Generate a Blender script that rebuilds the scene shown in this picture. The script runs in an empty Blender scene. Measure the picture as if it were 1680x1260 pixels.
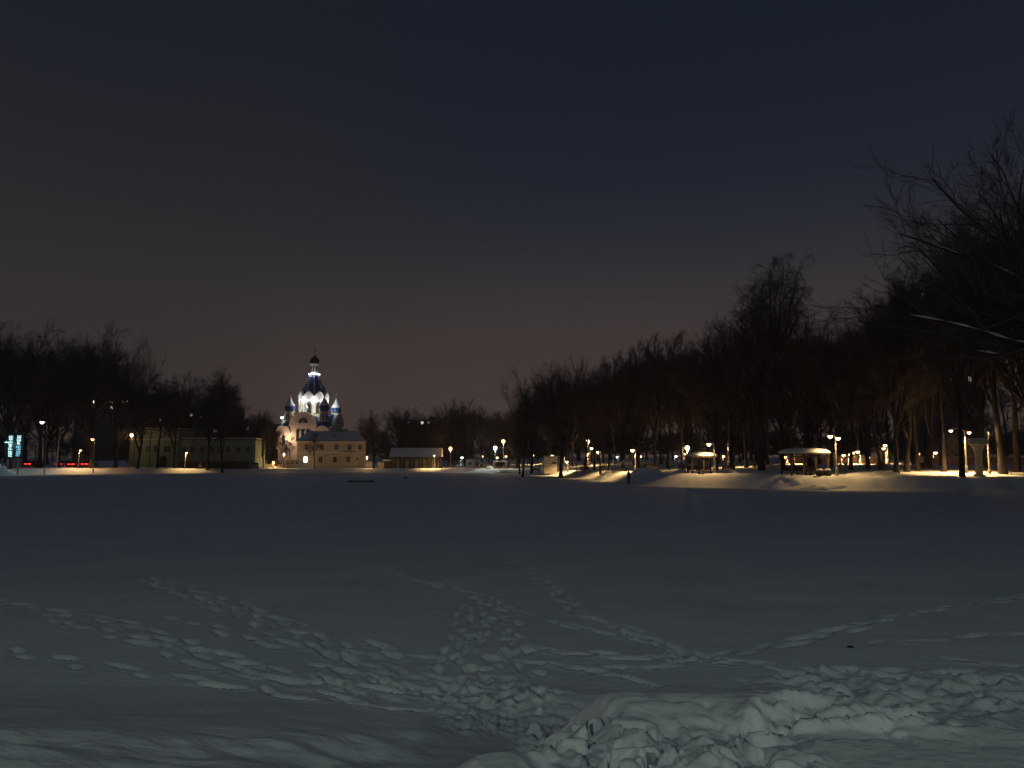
import bpy, math, random
import numpy as np
from mathutils import Vector, Matrix

# ------------------------------------------------------------------ camera, sky, exposure
scene = bpy.context.scene
col = scene.collection
R = math.radians
F = 1262.0                     # focal length in pixels of the 1680 x 1260 photograph
HOR = 750.0                    # horizon row
CAMZ = 3.3                     # eye height over the pond ice
TH = math.atan((HOR - 630.0) / F)
CT, ST = math.cos(TH), math.sin(TH)

cam_d = bpy.data.cameras.new('camera')
cam_d.sensor_width = 36.0
cam_d.lens = F / 1680.0 * 36.0
cam_d.clip_start = 0.1
cam_d.clip_end = 9000.0
cam = bpy.data.objects.new('camera', cam_d)
col.objects.link(cam)
cam.location = (0, 0, CAMZ)
cam.rotation_euler = (math.pi / 2 + TH, 0, 0)
scene.camera = cam

SUN_EL, SUN_AZ = 14.0, 200.0
world = bpy.data.worlds.new('World')
scene.world = world
world.use_nodes = True
nt = world.node_tree
nt.nodes.clear()
N, L = nt.nodes.new, nt.links.new
wout = N('ShaderNodeOutputWorld')
sky = N('ShaderNodeTexSky')
sky.sky_type = 'NISHITA'
sky.sun_disc = False
sky.sun_elevation = R(-4.0)
sky.sun_rotation = R(SUN_AZ)
bg1 = N('ShaderNodeBackground')
bg1.inputs['Strength'].default_value = 0.05
L(sky.outputs[0], bg1.inputs['Color'])
tc = N('ShaderNodeTexCoord')
sep = N('ShaderNodeSeparateXYZ')
L(tc.outputs['Generated'], sep.inputs[0])
# clear night air: city glow low down, deep blue above
ramp = N('ShaderNodeValToRGB')
ramp.color_ramp.interpolation = 'B_SPLINE'
els = ramp.color_ramp.elements
stops = [(0.0, (0.076, 0.052, 0.045)), (0.10, (0.072, 0.052, 0.046)), (0.17, (0.055, 0.043, 0.041)),
         (0.25, (0.0260, 0.0275, 0.0345)), (0.34, (0.0122, 0.0170, 0.0290)), (0.50, (0.0068, 0.0104, 0.0212)),
         (0.70, (0.0095, 0.0145, 0.0250)), (1.0, (0.0245, 0.0325, 0.0430))]
els[0].position, els[0].color = stops[0][0], (*stops[0][1], 1)
els[1].position, els[1].color = stops[-1][0], (*stops[-1][1], 1)
for p, c in stops[1:-1]:
    e = els.new(p)
    e.color = (*c, 1)
L(sep.outputs['Z'], ramp.inputs[0])
# thin cloud lit by the town, drifting over part of the sky
nz = N('ShaderNodeTexNoise')
nz.inputs['Scale'].default_value = 2.2
nz.inputs['Detail'].default_value = 5.0
nz.inputs['Roughness'].default_value = 0.5
L(tc.outputs['Generated'], nz.inputs['Vector'])
vd = N('ShaderNodeVectorMath')
vd.operation = 'DOT_PRODUCT'
vd.inputs[1].default_value = (-0.88, 0.42, 0.20)
L(tc.outputs['Generated'], vd.inputs[0])
ma = N('ShaderNodeMath')
ma.operation = 'MULTIPLY_ADD'
ma.inputs[1].default_value = 0.7
L(nz.outputs['Fac'], ma.inputs[0])
L(vd.outputs['Value'], ma.inputs[2])
mrange = N('ShaderNodeMapRange')
mrange.interpolation_type = 'SMOOTHSTEP'
mrange.inputs['From Min'].default_value = 0.62
mrange.inputs['From Max'].default_value = 1.28
mrange.inputs['To Max'].default_value = 0.68
L(ma.outputs[0], mrange.inputs['Value'])
cl = N('ShaderNodeValToRGB')
cl.color_ramp.elements[0].position = 0.0
cl.color_ramp.elements[0].color = (0.043, 0.036, 0.033, 1)
cl.color_ramp.elements[1].position = 1.0
cl.color_ramp.elements[1].color = (0.012, 0.014, 0.020, 1)
for p, c in ((0.30, (0.0225, 0.0215, 0.022)), (0.50, (0.0115, 0.0130, 0.0175))):
    e = cl.color_ramp.elements.new(p)
    e.color = (*c, 1)
L(sep.outputs['Z'], cl.inputs[0])
mix = N('ShaderNodeMixRGB')
L(mrange.outputs[0], mix.inputs['Fac'])
L(ramp.outputs[0], mix.inputs['Color1'])
L(cl.outputs[0], mix.inputs['Color2'])
bg2 = N('ShaderNodeBackground')
bg2.inputs['Strength'].default_value = 1.0
L(mix.outputs[0], bg2.inputs['Color'])
addw = N('ShaderNodeAddShader')
L(bg1.outputs[0], addw.inputs[0])
L(bg2.outputs[0], addw.inputs[1])
L(addw.outputs[0], wout.inputs['Surface'])

sun_d = bpy.data.lights.new('sky_fill', 'SUN')  # added weak fill for general sky glow, tones far trees and roofs
sun_d.energy = 0.005
sun_d.angle = R(12)
sun_d.color = (0.9, 0.97, 1.0)
sun = bpy.data.objects.new('sky_fill', sun_d)
col.objects.link(sun)
sun.rotation_euler = (R(90 - 35), 0, R(-25))
sun.location = (0, 0, 60)

scene.view_settings.view_transform = 'Standard'
scene.view_settings.look = 'None'
scene.view_settings.exposure = 0.0
scene.view_settings.gamma = 1.0
scene.render.engine = 'CYCLES'
scene.cycles.use_denoising = True
scene.cycles.max_bounces = 5
scene.cycles.diffuse_bounces = 3
scene.cycles.glossy_bounces = 2
scene.cycles.transmission_bounces = 2
scene.cycles.sample_clamp_indirect = 2.0
scene.cycles.use_light_tree = True

rng = random.Random(7)
nrg = np.random.default_rng(11)


def pt(u, v, Y):
    """world point seen at pixel (u, v) of the photograph, Y metres out."""
    a, b = (u - 840.0) / F, (630.0 - v) / F
    t = Y / (CT - b * ST)
    return Vector((a * t, Y, CAMZ + t * (ST + b * CT)))


def uv_of(x, y, z):
    dz = z - CAMZ
    d = y * CT + dz * ST
    d = np.where(d < 0.3, 0.3, d)
    return 840 + F * x / d, 630 - F * (dz * CT - y * ST) / d


# ------------------------------------------------------------------ materials
def mat(name, color, rough=0.8, var=0.15, scale=3.0, bump=0.0, emit=None, es=0.0, metal=0.0, spec=0.3):
    m = bpy.data.materials.new(name)
    m.use_nodes = True
    n = m.node_tree
    p = n.nodes['Principled BSDF']
    p.inputs['Roughness'].default_value = rough
    p.inputs['Metallic'].default_value = metal
    p.inputs['Specular IOR Level'].default_value = spec
    p.inputs['Base Color'].default_value = (*color, 1)
    if var or bump:
        co = n.nodes.new('ShaderNodeTexCoord')
        no = n.nodes.new('ShaderNodeTexNoise')
        no.inputs['Scale'].default_value = scale
        no.inputs['Detail'].default_value = 5
        n.links.new(co.outputs['Object'], no.inputs['Vector'])
        if var:
            r = n.nodes.new('ShaderNodeValToRGB')
            r.color_ramp.elements[0].position = 0.3
            r.color_ramp.elements[1].position = 0.7
            r.color_ramp.elements[0].color = (*[c * (1 - var) for c in color], 1)
            r.color_ramp.elements[1].color = (*[min(1, c * (1 + var)) for c in color], 1)
            n.links.new(no.outputs['Fac'], r.inputs[0])
            n.links.new(r.outputs[0], p.inputs['Base Color'])
        if bump:
            b = n.nodes.new('ShaderNodeBump')
            b.inputs['Strength'].default_value = bump
            b.inputs['Distance'].default_value = 0.05
            n.links.new(no.outputs['Fac'], b.inputs['Height'])
            n.links.new(b.outputs[0], p.inputs['Normal'])
    if emit:
        p.inputs['Emission Color'].default_value = (*emit, 1)
        p.inputs['Emission Strength'].default_value = es
    return m


def snow_material():
    m = bpy.data.materials.new('snow')
    m.use_nodes = True
    n = m.node_tree
    p = n.nodes['Principled BSDF']
    p.inputs['Roughness'].default_value = 0.75
    p.inputs['Specular IOR Level'].default_value = 0.2
    g = n.nodes.new('ShaderNodeNewGeometry')
    n1 = n.nodes.new('ShaderNodeTexNoise')
    n1.inputs['Scale'].default_value = 0.35
    n1.inputs['Detail'].default_value = 6
    n.links.new(g.outputs['Position'], n1.inputs['Vector'])
    r = n.nodes.new('ShaderNodeValToRGB')
    r.color_ramp.elements[0].position = 0.3
    r.color_ramp.elements[0].color = (0.74, 0.77, 0.80, 1)
    r.color_ramp.elements[1].position = 0.7
    r.color_ramp.elements[1].color = (0.84, 0.86, 0.88, 1)
    n.links.new(n1.outputs['Fac'], r.inputs[0])
    n.links.new(r.outputs[0], p.inputs['Base Color'])
    n2 = n.nodes.new('ShaderNodeTexNoise')
    n2.inputs['Scale'].default_value = 9.0
    n2.inputs['Detail'].default_value = 5
    n.links.new(g.outputs['Position'], n2.inputs['Vector'])
    b = n.nodes.new('ShaderNodeBump')
    b.inputs['Strength'].default_value = 0.6
    b.inputs['Distance'].default_value = 0.035
    n.links.new(n2.outputs['Fac'], b.inputs['Height'])
    n.links.new(b.outputs[0], p.inputs['Normal'])
    return m


M = {}
M['snow'] = snow_material()
M['bark'] = mat('bark', (0.04, 0.033, 0.029), 0.9, 0.3, 4, 0.6)
M['twig'] = mat('twig_bark', (0.135, 0.100, 0.090), 0.95, 0.2, 2)
M['cream'] = mat('cream_plaster', (0.60, 0.52, 0.42), 0.9, 0.10, 0.8)
M['white'] = mat('white_plaster', (0.78, 0.76, 0.70), 0.85, 0.06, 0.8)
M['churchwall'] = mat('church_plaster', (0.74, 0.62, 0.52), 0.85, 0.06, 0.6)
M['green'] = mat('pale_green_plaster', (0.33, 0.39, 0.30), 0.9, 0.16, 0.5)
M['darkroof'] = mat('dark_roof', (0.05, 0.05, 0.055), 0.6, 0.2, 2)
M['blue'] = mat('blue_roof_metal', (0.02, 0.07, 0.25), 0.35, 0.2, 2, metal=0.2, spec=0.5)
M['black'] = mat('black_metal', (0.018, 0.018, 0.02), 0.4, 0.2, 3, metal=0.3)
M['gold'] = mat('dull_gold', (0.35, 0.24, 0.08), 0.4, 0.2, 3, metal=0.8)
M['pane'] = mat('window_glass', (0.012, 0.014, 0.018), 0.35, 0.0, spec=0.5)
M['wframe'] = mat('window_frame_paint', (0.55, 0.53, 0.48), 0.6, 0.1, 2)
M['lit'] = mat('lit_window', (0.6, 0.6, 0.5), 0.5, 0.0, emit=(1.0, 0.93, 0.78), es=3.5)
M['litcool'] = mat('lit_window_cool', (0.6, 0.6, 0.5), 0.5, 0.0, emit=(0.95, 0.97, 0.9), es=4.0)
M['litdim'] = mat('lit_window_dim', (0.6, 0.6, 0.5), 0.5, 0.0, emit=(1.0, 0.85, 0.68), es=0.9)
M['littower'] = mat('lit_window_near', (0.6, 0.6, 0.5), 0.5, 0.0, emit=(1.0, 0.92, 0.88), es=16.0)
M['wood'] = mat('dark_wood', (0.07, 0.05, 0.035), 0.8, 0.3, 5, 0.3)
M['palewood'] = mat('weathered_paint', (0.30, 0.27, 0.22), 0.8, 0.2, 4)
M['fence'] = mat('pale_fence', (0.62, 0.52, 0.38), 0.8, 0.15, 4)
M['pole'] = mat('lamp_pole_paint', (0.35, 0.32, 0.28), 0.5, 0.15, 4)
M['concrete'] = mat('concrete', (0.42, 0.40, 0.36), 0.9, 0.15, 2, 0.3)
M['panelwall'] = mat('concrete_panel', (0.12, 0.115, 0.11), 0.9, 0.15, 0.2)
M['salmon'] = mat('salmon_plaster', (0.52, 0.30, 0.20), 0.9, 0.15, 0.7)
M['brickred'] = mat('red_brown_wall', (0.26, 0.13, 0.09), 0.9, 0.2, 1.5)
M['stone'] = mat('pale_stone', (0.62, 0.54, 0.42), 0.85, 0.12, 2, 0.3)
M['bulbw'] = mat('warm_bulb', (1, 0.8, 0.5), 0.5, 0, emit=(1.0, 0.66, 0.32), es=7.0)
M['bulbo'] = mat('orange_bulb', (1, 0.6, 0.3), 0.5, 0, emit=(1.0, 0.50, 0.18), es=5.0)
M['bulbc'] = mat('white_bulb', (1, 1, 1), 0.5, 0, emit=(0.95, 1.0, 0.95), es=7.0)
M['red'] = mat('red_light', (0.5, 0.02, 0.02), 0.4, 0, emit=(1.0, 0.05, 0.05), es=1.6)
M['redhot'] = mat('red_signal', (0.5, 0.02, 0.02), 0.4, 0, emit=(1.0, 0.18, 0.12), es=8.0)
M['signglow'] = mat('sign_letters', (0.7, 0.95, 1.0), 0.5, 0, emit=(0.62, 1.0, 0.98), es=1.3)
M['signglow2'] = mat('sign_letters_blue', (0.3, 0.7, 0.9), 0.5, 0, emit=(0.30, 0.72, 0.90), es=0.75)
M['signpanel'] = mat('sign_panel', (0.02, 0.035, 0.04), 0.5, 0.1, 2)
M['led'] = mat('led_ring', (1, 1, 1), 0.5, 0, emit=(1.0, 0.98, 0.92), es=2.5)
M['cardark'] = mat('dark_car_paint', (0.03, 0.03, 0.035), 0.3, 0.1, 2, spec=0.5)
M['carpale'] = mat('silver_car_paint', (0.35, 0.38, 0.42), 0.3, 0.1, 2, spec=0.5)
M['tyre'] = mat('tyre_rubber', (0.02, 0.02, 0.02), 0.9, 0.1, 4)
M['cloth'] = mat('dark_clothing', (0.02, 0.018, 0.02), 0.95, 0.2, 8)
M['skin'] = mat('skin', (0.45, 0.28, 0.2), 0.6, 0.05, 6)
M['sign'] = mat('pale_board', (0.6, 0.55, 0.48), 0.7, 0.1, 3)


# ------------------------------------------------------------------ mesh helpers
def tag(o, label, cat, group=None, kind=None):
    if label:
        o['label'] = label
    if cat:
        o['category'] = cat
    if group:
        o['group'] = group
    if kind:
        o['kind'] = kind
    return o


def empty(name, loc, rz=0.0, label=None, cat=None, group=None):
    o = bpy.data.objects.new(name, None)
    o.empty_display_size = 0.3
    col.objects.link(o)
    o.location = loc
    o.rotation_euler = (0, 0, rz)
    return tag(o, label, cat, group)


def link(name, me, parent=None):
    o = bpy.data.objects.new(name, me)
    col.objects.link(o)
    if parent is not None:
        o.parent = parent
    return o


def np_mesh(name, V, faces, material, smooth=False):
    """V (n,3), faces (m,k) of equal size k."""
    me = bpy.data.meshes.new(name)
    V = np.asarray(V, dtype=np.float32)
    faces = np.asarray(faces, dtype=np.int32)
    k = faces.shape[1]
    me.vertices.add(len(V))
    me.vertices.foreach_set('co', V.ravel())
    me.loops.add(faces.size)
    me.loops.foreach_set('vertex_index', faces.ravel())
    me.polygons.add(len(faces))
    me.polygons.foreach_set('loop_start', np.arange(0, faces.size, k, dtype=np.int32))
    me.polygons.foreach_set('use_smooth', np.full(len(faces), smooth, dtype=bool))
    me.materials.append(material)
    me.update(calc_edges=True)
    return me


class MB:
    def __init__(s):
        s.v, s.f = [], []

    def add(s, vs, fs):
        o = len(s.v)
        s.v += [tuple(p) for p in vs]
        s.f += [tuple(i + o for i in q) for q in fs]
        return s

    def box(s, x0, x1, y0, y1, z0, z1):
        return s.add([(x0, y0, z0), (x1, y0, z0), (x1, y1, z0), (x0, y1, z0), (x0, y0, z1), (x1, y0, z1), (x1, y1, z1), (x0, y1, z1)],
                     [(0, 3, 2, 1), (4, 5, 6, 7), (0, 1, 5, 4), (1, 2, 6, 5), (2, 3, 7, 6), (3, 0, 4, 7)])

    def tube(s, pts, rad, k=8, cap=True):
        pts = [Vector(p) for p in pts]
        n = len(pts)
        if not isinstance(rad, (list, tuple)):
            rad = [rad] * n
        vs, fs = [], []
        for i in range(n):
            t = (pts[min(i + 1, n - 1)] - pts[max(i - 1, 0)]).normalized()
            a = t.cross(Vector((0, 0, 1)))
            if a.length < 1e-3:
                a = Vector((1, 0, 0))
            a.normalize()
            b = a.cross(t)
            for j in range(k):
                w = 2 * math.pi * j / k
                vs.append(pts[i] + (a * math.cos(w) + b * math.sin(w)) * rad[i])
        for i in range(n - 1):
            for j in range(k):
                q = (j + 1) % k
                fs.append((i * k + j, i * k + q, (i + 1) * k + q, (i + 1) * k + j))
        if cap:
            fs.append(tuple(range(k)))
            fs.append(tuple((n - 1) * k + j for j in reversed(range(k))))
        return s.add(vs, fs)

    def lathe(s, prof, k=16, c=(0, 0), rot=0.0):
        vs, fs = [], []
        n = len(prof)
        for r, z in prof:
            for j in range(k):
                w = 2 * math.pi * j / k + rot
                vs.append((c[0] + r * math.cos(w), c[1] + r * math.sin(w), z))
        for i in range(n - 1):
            for j in range(k):
                q = (j + 1) % k
                fs.append((i * k + j, i * k + q, (i + 1) * k + q, (i + 1) * k + j))
        fs.append(tuple(reversed(range(k))))
        fs.append(tuple((n - 1) * k + j for j in range(k)))
        return s.add(vs, fs)

    def prism(s, poly, y0, y1):
        """polygon in xz (counter-clockwise seen from -y), extruded from y0 to y1 > y0."""
        n = len(poly)
        vs = [(x, y0, z) for x, z in poly] + [(x, y1, z) for x, z in poly]
        fs = [tuple(range(n)), tuple(reversed(range(n, 2 * n)))]
        for i in range(n):
            j = (i + 1) % n
            fs.append((i, i + n, j + n, j))
        return s.add(vs, fs)

    def xf(s, mtx):
        s.v = [tuple(mtx @ Vector(p)) for p in s.v]
        return s

    def mesh(s, name, material, smooth=False):
        me = bpy.data.meshes.new(name)
        me.from_pydata(s.v, [], s.f)
        me.materials.append(material)
        if smooth:
            me.polygons.foreach_set('use_smooth', [True] * len(me.polygons))
        me.update()
        return me

    def build(s, name, material, parent=None, smooth=False, loc=None):
        o = link(name, s.mesh(name, material, smooth), parent)
        if loc is not None:
            o.location = loc
        return o


def light(name, loc, power, color, parent=None, radius=0.12, spot=None):
    d = bpy.data.lights.new(name, 'SPOT' if spot else 'POINT')
    if spot:
        d.spot_size = R(spot)
        d.spot_blend = 0.55
    d.energy = power
    d.color = color
    d.shadow_soft_size = radius
    o = bpy.data.objects.new(name, d)
    col.objects.link(o)
    o.location = loc
    if parent is not None:
        o.parent = parent
    return o


def arc(cx, cz, r, a0, a1, n):
    return [(cx + r * math.cos(a0 + (a1 - a0) * i / n), cz + r * math.sin(a0 + (a1 - a0) * i / n)) for i in range(n + 1)]


# ------------------------------------------------------------------ noise
def _hash(ix, iy, seed):
    h = (ix.astype(np.int64) * 374761393 + iy.astype(np.int64) * 668265263 + seed * 974634777) & 0x7fffffff
    h = ((h ^ (h >> 13)) * 1274126177) & 0x7fffffff
    h = h ^ (h >> 16)
    return (h & 0xffff) / 65535.0


def vnoise(x, y, seed=0):
    ix, iy = np.floor(x), np.floor(y)
    fx, fy = x - ix, y - iy
    ix, iy = ix.astype(np.int64), iy.astype(np.int64)
    fx, fy = fx * fx * (3 - 2 * fx), fy * fy * (3 - 2 * fy)
    a, b = _hash(ix, iy, seed), _hash(ix + 1, iy, seed)
    c, d = _hash(ix, iy + 1, seed), _hash(ix + 1, iy + 1, seed)
    return (a * (1 - fx) + b * fx) * (1 - fy) + (c * (1 - fx) + d * fx) * fy - 0.5


def fbm(x, y, seed=0, o=3):
    r, a = 0, 1.0
    for i in range(o):
        r = r + a * vnoise(x * 2 ** i, y * 2 ** i, seed + i)
        a *= 0.5
    return r


def worley(x, y, seed=0):
    ix, iy = np.floor(x).astype(np.int64), np.floor(y).astype(np.int64)
    f1 = np.full(np.shape(x), 9.0)
    f2 = np.full(np.shape(x), 9.0)
    hid = np.zeros(np.shape(x))
    for dx in (-1, 0, 1):
        for dy in (-1, 0, 1):
            cx, cy = ix + dx, iy + dy
            px_ = cx + _hash(cx, cy, seed)
            py_ = cy + _hash(cx, cy, seed + 1)
            d = np.hypot(x - px_, y - py_)
            closer = d < f1
            f2 = np.where(closer, f1, np.minimum(f2, d))
            hid = np.where(closer, _hash(cx, cy, seed + 2), hid)
            f1 = np.where(closer, d, f1)
    return f1, f2, hid


def sstep(a, b, x):
    t = np.clip((x - a) / (b - a), 0, 1)
    return t * t * (3 - 2 * t)


# ------------------------------------------------------------------ terrain
SH = [(-30, 14), (-12, 12.0), (-4, 11.4), (-1.5, 10.8), (0.4, 9.0), (3, 8.4), (6, 9.2), (12, 11), (22, 13), (33, 20), (35.5, 35),
      (36, 50), (44, 60), (51, 70), (46, 73.5), (35, 77), (26, 82), (19, 87), (14.5, 94), (12.5, 108), (10, 125), (5, 144), (-3, 162), (-20, 175), (-45, 172),
      (-62, 161), (-80, 153), (-98, 145), (-112, 125), (-112, 95), (-92, 55), (-60, 25)]


def catmull(P, k=5):
    out = []
    n = len(P)
    for i in range(n):
        p0, p1, p2, p3 = [np.array(P[(i + j - 1) % n], float) for j in range(4)]
        for s in range(k):
            t = s / k
            out.append(0.5 * ((2 * p1) + (-p0 + p2) * t + (2 * p0 - 5 * p1 + 4 * p2 - p3) * t * t + (-p0 + 3 * p1 - 3 * p2 + p3) * t ** 3))
    return np.array(out)


POND = catmull(SH)
GX0, GY0, GD = -170.0, -60.0, 1.0
_gx, _gy = np.meshgrid(np.arange(GX0, 171, GD), np.arange(GY0, 261, GD))


def _sdf(x, y):
    a = POND
    b = np.roll(POND, -1, axis=0)
    best = np.full(x.shape, 1e9)
    inside = np.zeros(x.shape, bool)
    for (ax, ay), (bx, by) in zip(a, b):
        ex, ey = bx - ax, by - ay
        t = np.clip(((x - ax) * ex + (y - ay) * ey) / (ex * ex + ey * ey), 0, 1)
        best = np.minimum(best, (x - ax - t * ex) ** 2 + (y - ay - t * ey) ** 2)
        c = (ay > y) != (by > y)
        inside ^= c & (x < (bx - ax) * (y - ay) / (by - ay + 1e-12) + ax)
    return np.where(inside, -1, 1) * np.sqrt(best)


SDF = _sdf(_gx, _gy)


def sdf(x, y):
    fx = np.clip((x - GX0) / GD, 0, SDF.shape[1] - 1.001)
    fy = np.clip((y - GY0) / GD, 0, SDF.shape[0] - 1.001)
    ix, iy = fx.astype(int), fy.astype(int)
    tx, ty = fx - ix, fy - iy
    return (SDF[iy, ix] * (1 - tx) + SDF[iy, ix + 1] * tx) * (1 - ty) + (SDF[iy + 1, ix] * (1 - tx) + SDF[iy + 1, ix + 1] * tx) * ty


def base_z(x, y):
    x, y = np.asarray(x, float), np.asarray(y, float)
    s = sdf(x, y)
    f = sstep(90, 160, y) * sstep(32, 0, x)
    B = 1.3 * (1 - f) + (0.65 + 0.4 * sstep(-50, -90, x)) * f
    near = sstep(28, 18, y) * sstep(-40, -25, x)
    wn = 1.7 + 5.0 * sstep(1.3, -1.4, x + 0.6 * fbm(x * 1.3, y * 1.3, 15)) + 1.6 * sstep(2.2, 5.0, x)
    w = 3.6 * (1 - near) + wn * near
    t = np.clip(s / w, 0, 1)
    z = B * (t * t * (3 - 2 * t) * 0.6 + t * 0.4)
    out = sstep(0.0, 2.5, s)
    far = sstep(30, 50, y)
    # drifts ploughed up along the far banks
    ridge = np.exp(-((s - 3.6) / 1.6) ** 2) * far
    rightb = sstep(14, 26, x) * sstep(130, 105, y)
    z = z + ridge * (0.06 + 0.05 * rightb + 0.14 * sstep(-40, -70, x)) * np.clip(fbm(x * 0.3, y * 0.3, 3) + 0.4, 0, 2)
    z = z + far * (0.25 * sstep(4, 45, s) + 0.6 * sstep(3.5, 32, s) * sstep(4, 16, x))
    z = z + out * far * 0.10 * fbm(x * 0.5, y * 0.5, 21)
    z = z + sstep(0.2, 2.0, s) * sstep(8, 5, s) * far * (0.05 + 0.16 * rightb) * fbm(x * 0.9, y * 0.9, 27)
    z = z + (1 - out) * 0.02 * fbm(x * 0.13, y * 0.13, 5) * far
    return z


def gz(x, y):
    return float(base_z(np.array([x]), np.array([y]))[0])


_march = 3.2 * np.exp(np.linspace(0, math.log(70), 2600))


def ground_hit(u, v):
    """where the ray through pixel (u, v) first meets the ground."""
    a, b = (u - 840.0) / F, (630.0 - v) / F
    ky = CT - b * ST
    x, y, z = a / ky * _march, _march, CAMZ + (ST + b * CT) / ky * _march
    k = np.argmax(z < base_z(x, y))
    return float(x[k]), float(y[k])


def build_ground():
    ang = np.concatenate([np.arange(-180, -40, 3.0), np.arange(-40, 40, 0.16), np.arange(40, 180, 3.0)])
    ang = np.radians(ang)
    rad = [0.4, 1.0, 1.8, 2.6, 3.3]
    r = 3.9
    while r < 4200:
        rad.append(r)
        r *= 1.0048 if r < 32 else (1.0085 if r < 210 else (1.03 if r < 420 else 1.2))
    rad = np.array(rad)
    RR, AA = np.meshgrid(rad, ang, indexing='ij')
    X, Y = RR * np.sin(AA), RR * np.cos(AA)
    Z = base_z(X, Y)
    u, v = uv_of(X, Y, Z)
    front = (Y > 2.5) & (RR < 60)
    nearf = sstep(45, 25, RR) * front
    S = sdf(X, Y)
    # soft wind relief on the near snow
    Z += nearf * (0.010 * fbm(X * 1.3, Y * 1.3, 31) + 0.012 * fbm(X * 0.5, Y * 0.5, 33))
    Z += (Y > 3) * sstep(170, 60, RR) * sstep(1.0, -2.0, S) * (0.035 * fbm(X * 0.22 + Y * .05, Y * 0.55, 37) + 0.012 * fbm(X * 0.7, Y * 1.7, 39))
    bank = sstep(-0.5, 1.5, S) * nearf
    Z += bank * 0.03 * fbm(X * 1.1, Y * 1.4, 35)
    # big soft heaps on the bank in the corner
    m0 = sstep(1175, 1230, v) * sstep(820, 640, u) * front
    Z += m0 * 0.13 * fbm(X * 0.9 + 3, Y * 1.5, 41)

    def box_mask(u0, u1, v0, v1, su, sv):
        wob = 40 * fbm(X * 1.7, Y * 1.7, 71)
        return sstep(u0 - su, u0 + su, u + wob) * sstep(u1 + su, u1 - su, u + wob) * sstep(v0 - sv, v0 + sv, v + wob * .3) * sstep(v1 + sv, v1 - sv, v) * front
    # kicked-up clods where people climb the bank
    wx = X + 0.34 * fbm(X * 3.0, Y * 3.0, 51)
    wy = Y + 0.34 * fbm(X * 3.0, Y * 3.0, 53)
    f1, f2, hid = worley(wx / 0.25, wy / 0.24, 61)
    clod = np.sqrt(np.clip(1 - (f1 / 0.85) ** 2, 0, 1)) * (0.25 + hid) * sstep(0.0, 0.22, f2 - f1)
    g1, g2, gid = worley(wx / 0.10, wy / 0.10, 65)
    small = np.sqrt(np.clip(1 - (g1 / 0.85) ** 2, 0, 1)) * (0.2 + gid)
    m1 = box_mask(850, 1320, 1182, 1400, 45, 14)
    Z += m1 * (0.16 * clod * sstep(-.5, .1, fbm(X * 1.6, Y * 1.6, 95)) + 0.035 * small + 0.13 * fbm(X * 2.2, Y * 2.2, 91) - 0.08)
    m3 = box_mask(735, 920, 1140, 1205, 30, 12)
    Z += m3 * (0.06 * clod + 0.035 * small + 0.06 * fbm(X * 2.2, Y * 2.2, 93) - 0.03)
    m4 = box_mask(1230, 1760, 1105, 1215, 60, 16)
    h1, h2, hh = worley(wx / 0.48, wy / 0.27, 81)
    Z += m4 * (0.075 * np.sqrt(np.clip(1 - (h1 / 0.9) ** 2, 0, 1)) * (0.2 + hh) - 0.05)
    m5 = box_mask(900, 1300, 1135, 1165, 40, 8)
    Z += m5 * 0.05 * np.sqrt(np.clip(1 - (f1 / 0.9) ** 2, 0, 1))

    prints = []

    def track(poly, width=0.10, step=0.55, depth=0.10, size=1.0, n=1):
        P = [np.array(ground_hit(*q)) for q in poly]
        for k in range(n):
            off = (k - (n - 1) / 2) * 0.42
            acc, side = rng.random() * step, 1
            for a, b in zip(P[:-1], P[1:]):
                d = b - a
                Ln = np.hypot(*d)
                if Ln < 1e-4:
                    continue
                d = d / Ln
                nn = np.array([-d[1], d[0]])
                t = acc
                while t < Ln:
                    c = a + d * t + nn * (off + side * width + rng.gauss(0, 0.06))
                    prints.append((c[0], c[1], math.atan2(d[0], d[1]) + rng.gauss(0, .16), rng.uniform(.20, .48) * size, rng.uniform(.055, .10) * size, depth * rng.uniform(.3, .9)))
                    t += step * rng.uniform(0.8, 1.2)
                    side = -side
                acc = t - Ln

    track([(0, 1066), (170, 1093), (380, 1124), (450, 1137), (600, 1158), (745, 1168)], step=.7)
    track([(50, 1008), (200, 1045), (330, 1085), (430, 1110), (560, 1130), (740, 1140)], n=1, step=.55)
    track([(-40, 985), (80, 1003), (190, 1020), (300, 1052), (420, 1092), (520, 1120), (640, 1150)], step=.65)
    track([(230, 950), (380, 998), (470, 1035), (560, 1073), (640, 1104), (745, 1138)], n=2, step=.5)
    track([(250, 1010), (330, 1022), (400, 1050), (470, 1062)], step=.7)
    track([(480, 1090), (560, 1100), (640, 1120), (720, 1140)], n=1, step=.6)
    track([(610, 1062), (650, 1075), (720, 1082), (760, 1066)], step=.6)
    track([(590, 925), (700, 955), (780, 975), (830, 1000), (900, 1020), (990, 1036), (1080, 1056), (1150, 1084), (1250, 1090), (1330, 1105), (1450, 1112), (1700, 1122)], step=.45, n=1)
    track([(810, 900), (880, 945), (930, 985), (970, 1018), (1060, 1045), (1130, 1075), (1200, 1085)], step=.42, n=1)
    track([(890, 1066), (1000, 1075), (1120, 1080)], step=.55)
    track([(890, 1090), (1000, 1096), (1130, 1088)], step=.55)
    track([(980, 1108), (1060, 1118)], step=.6)
    track([(1180, 1080), (1300, 1052), (1400, 1032), (1540, 1000), (1700, 976)], step=.5, n=1)
    track([(1540, 1082), (1700, 1092)], step=.6)
    track([(1380, 1062), (1500, 1050), (1690, 1040)], step=.9)
    track([(800, 975), (775, 1025), (755, 1080), (770, 1130)], step=.5, n=2, size=.9)
    track([(830, 1000), (850, 1060), (840, 1130)], step=.55, n=1, size=.9)
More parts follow.
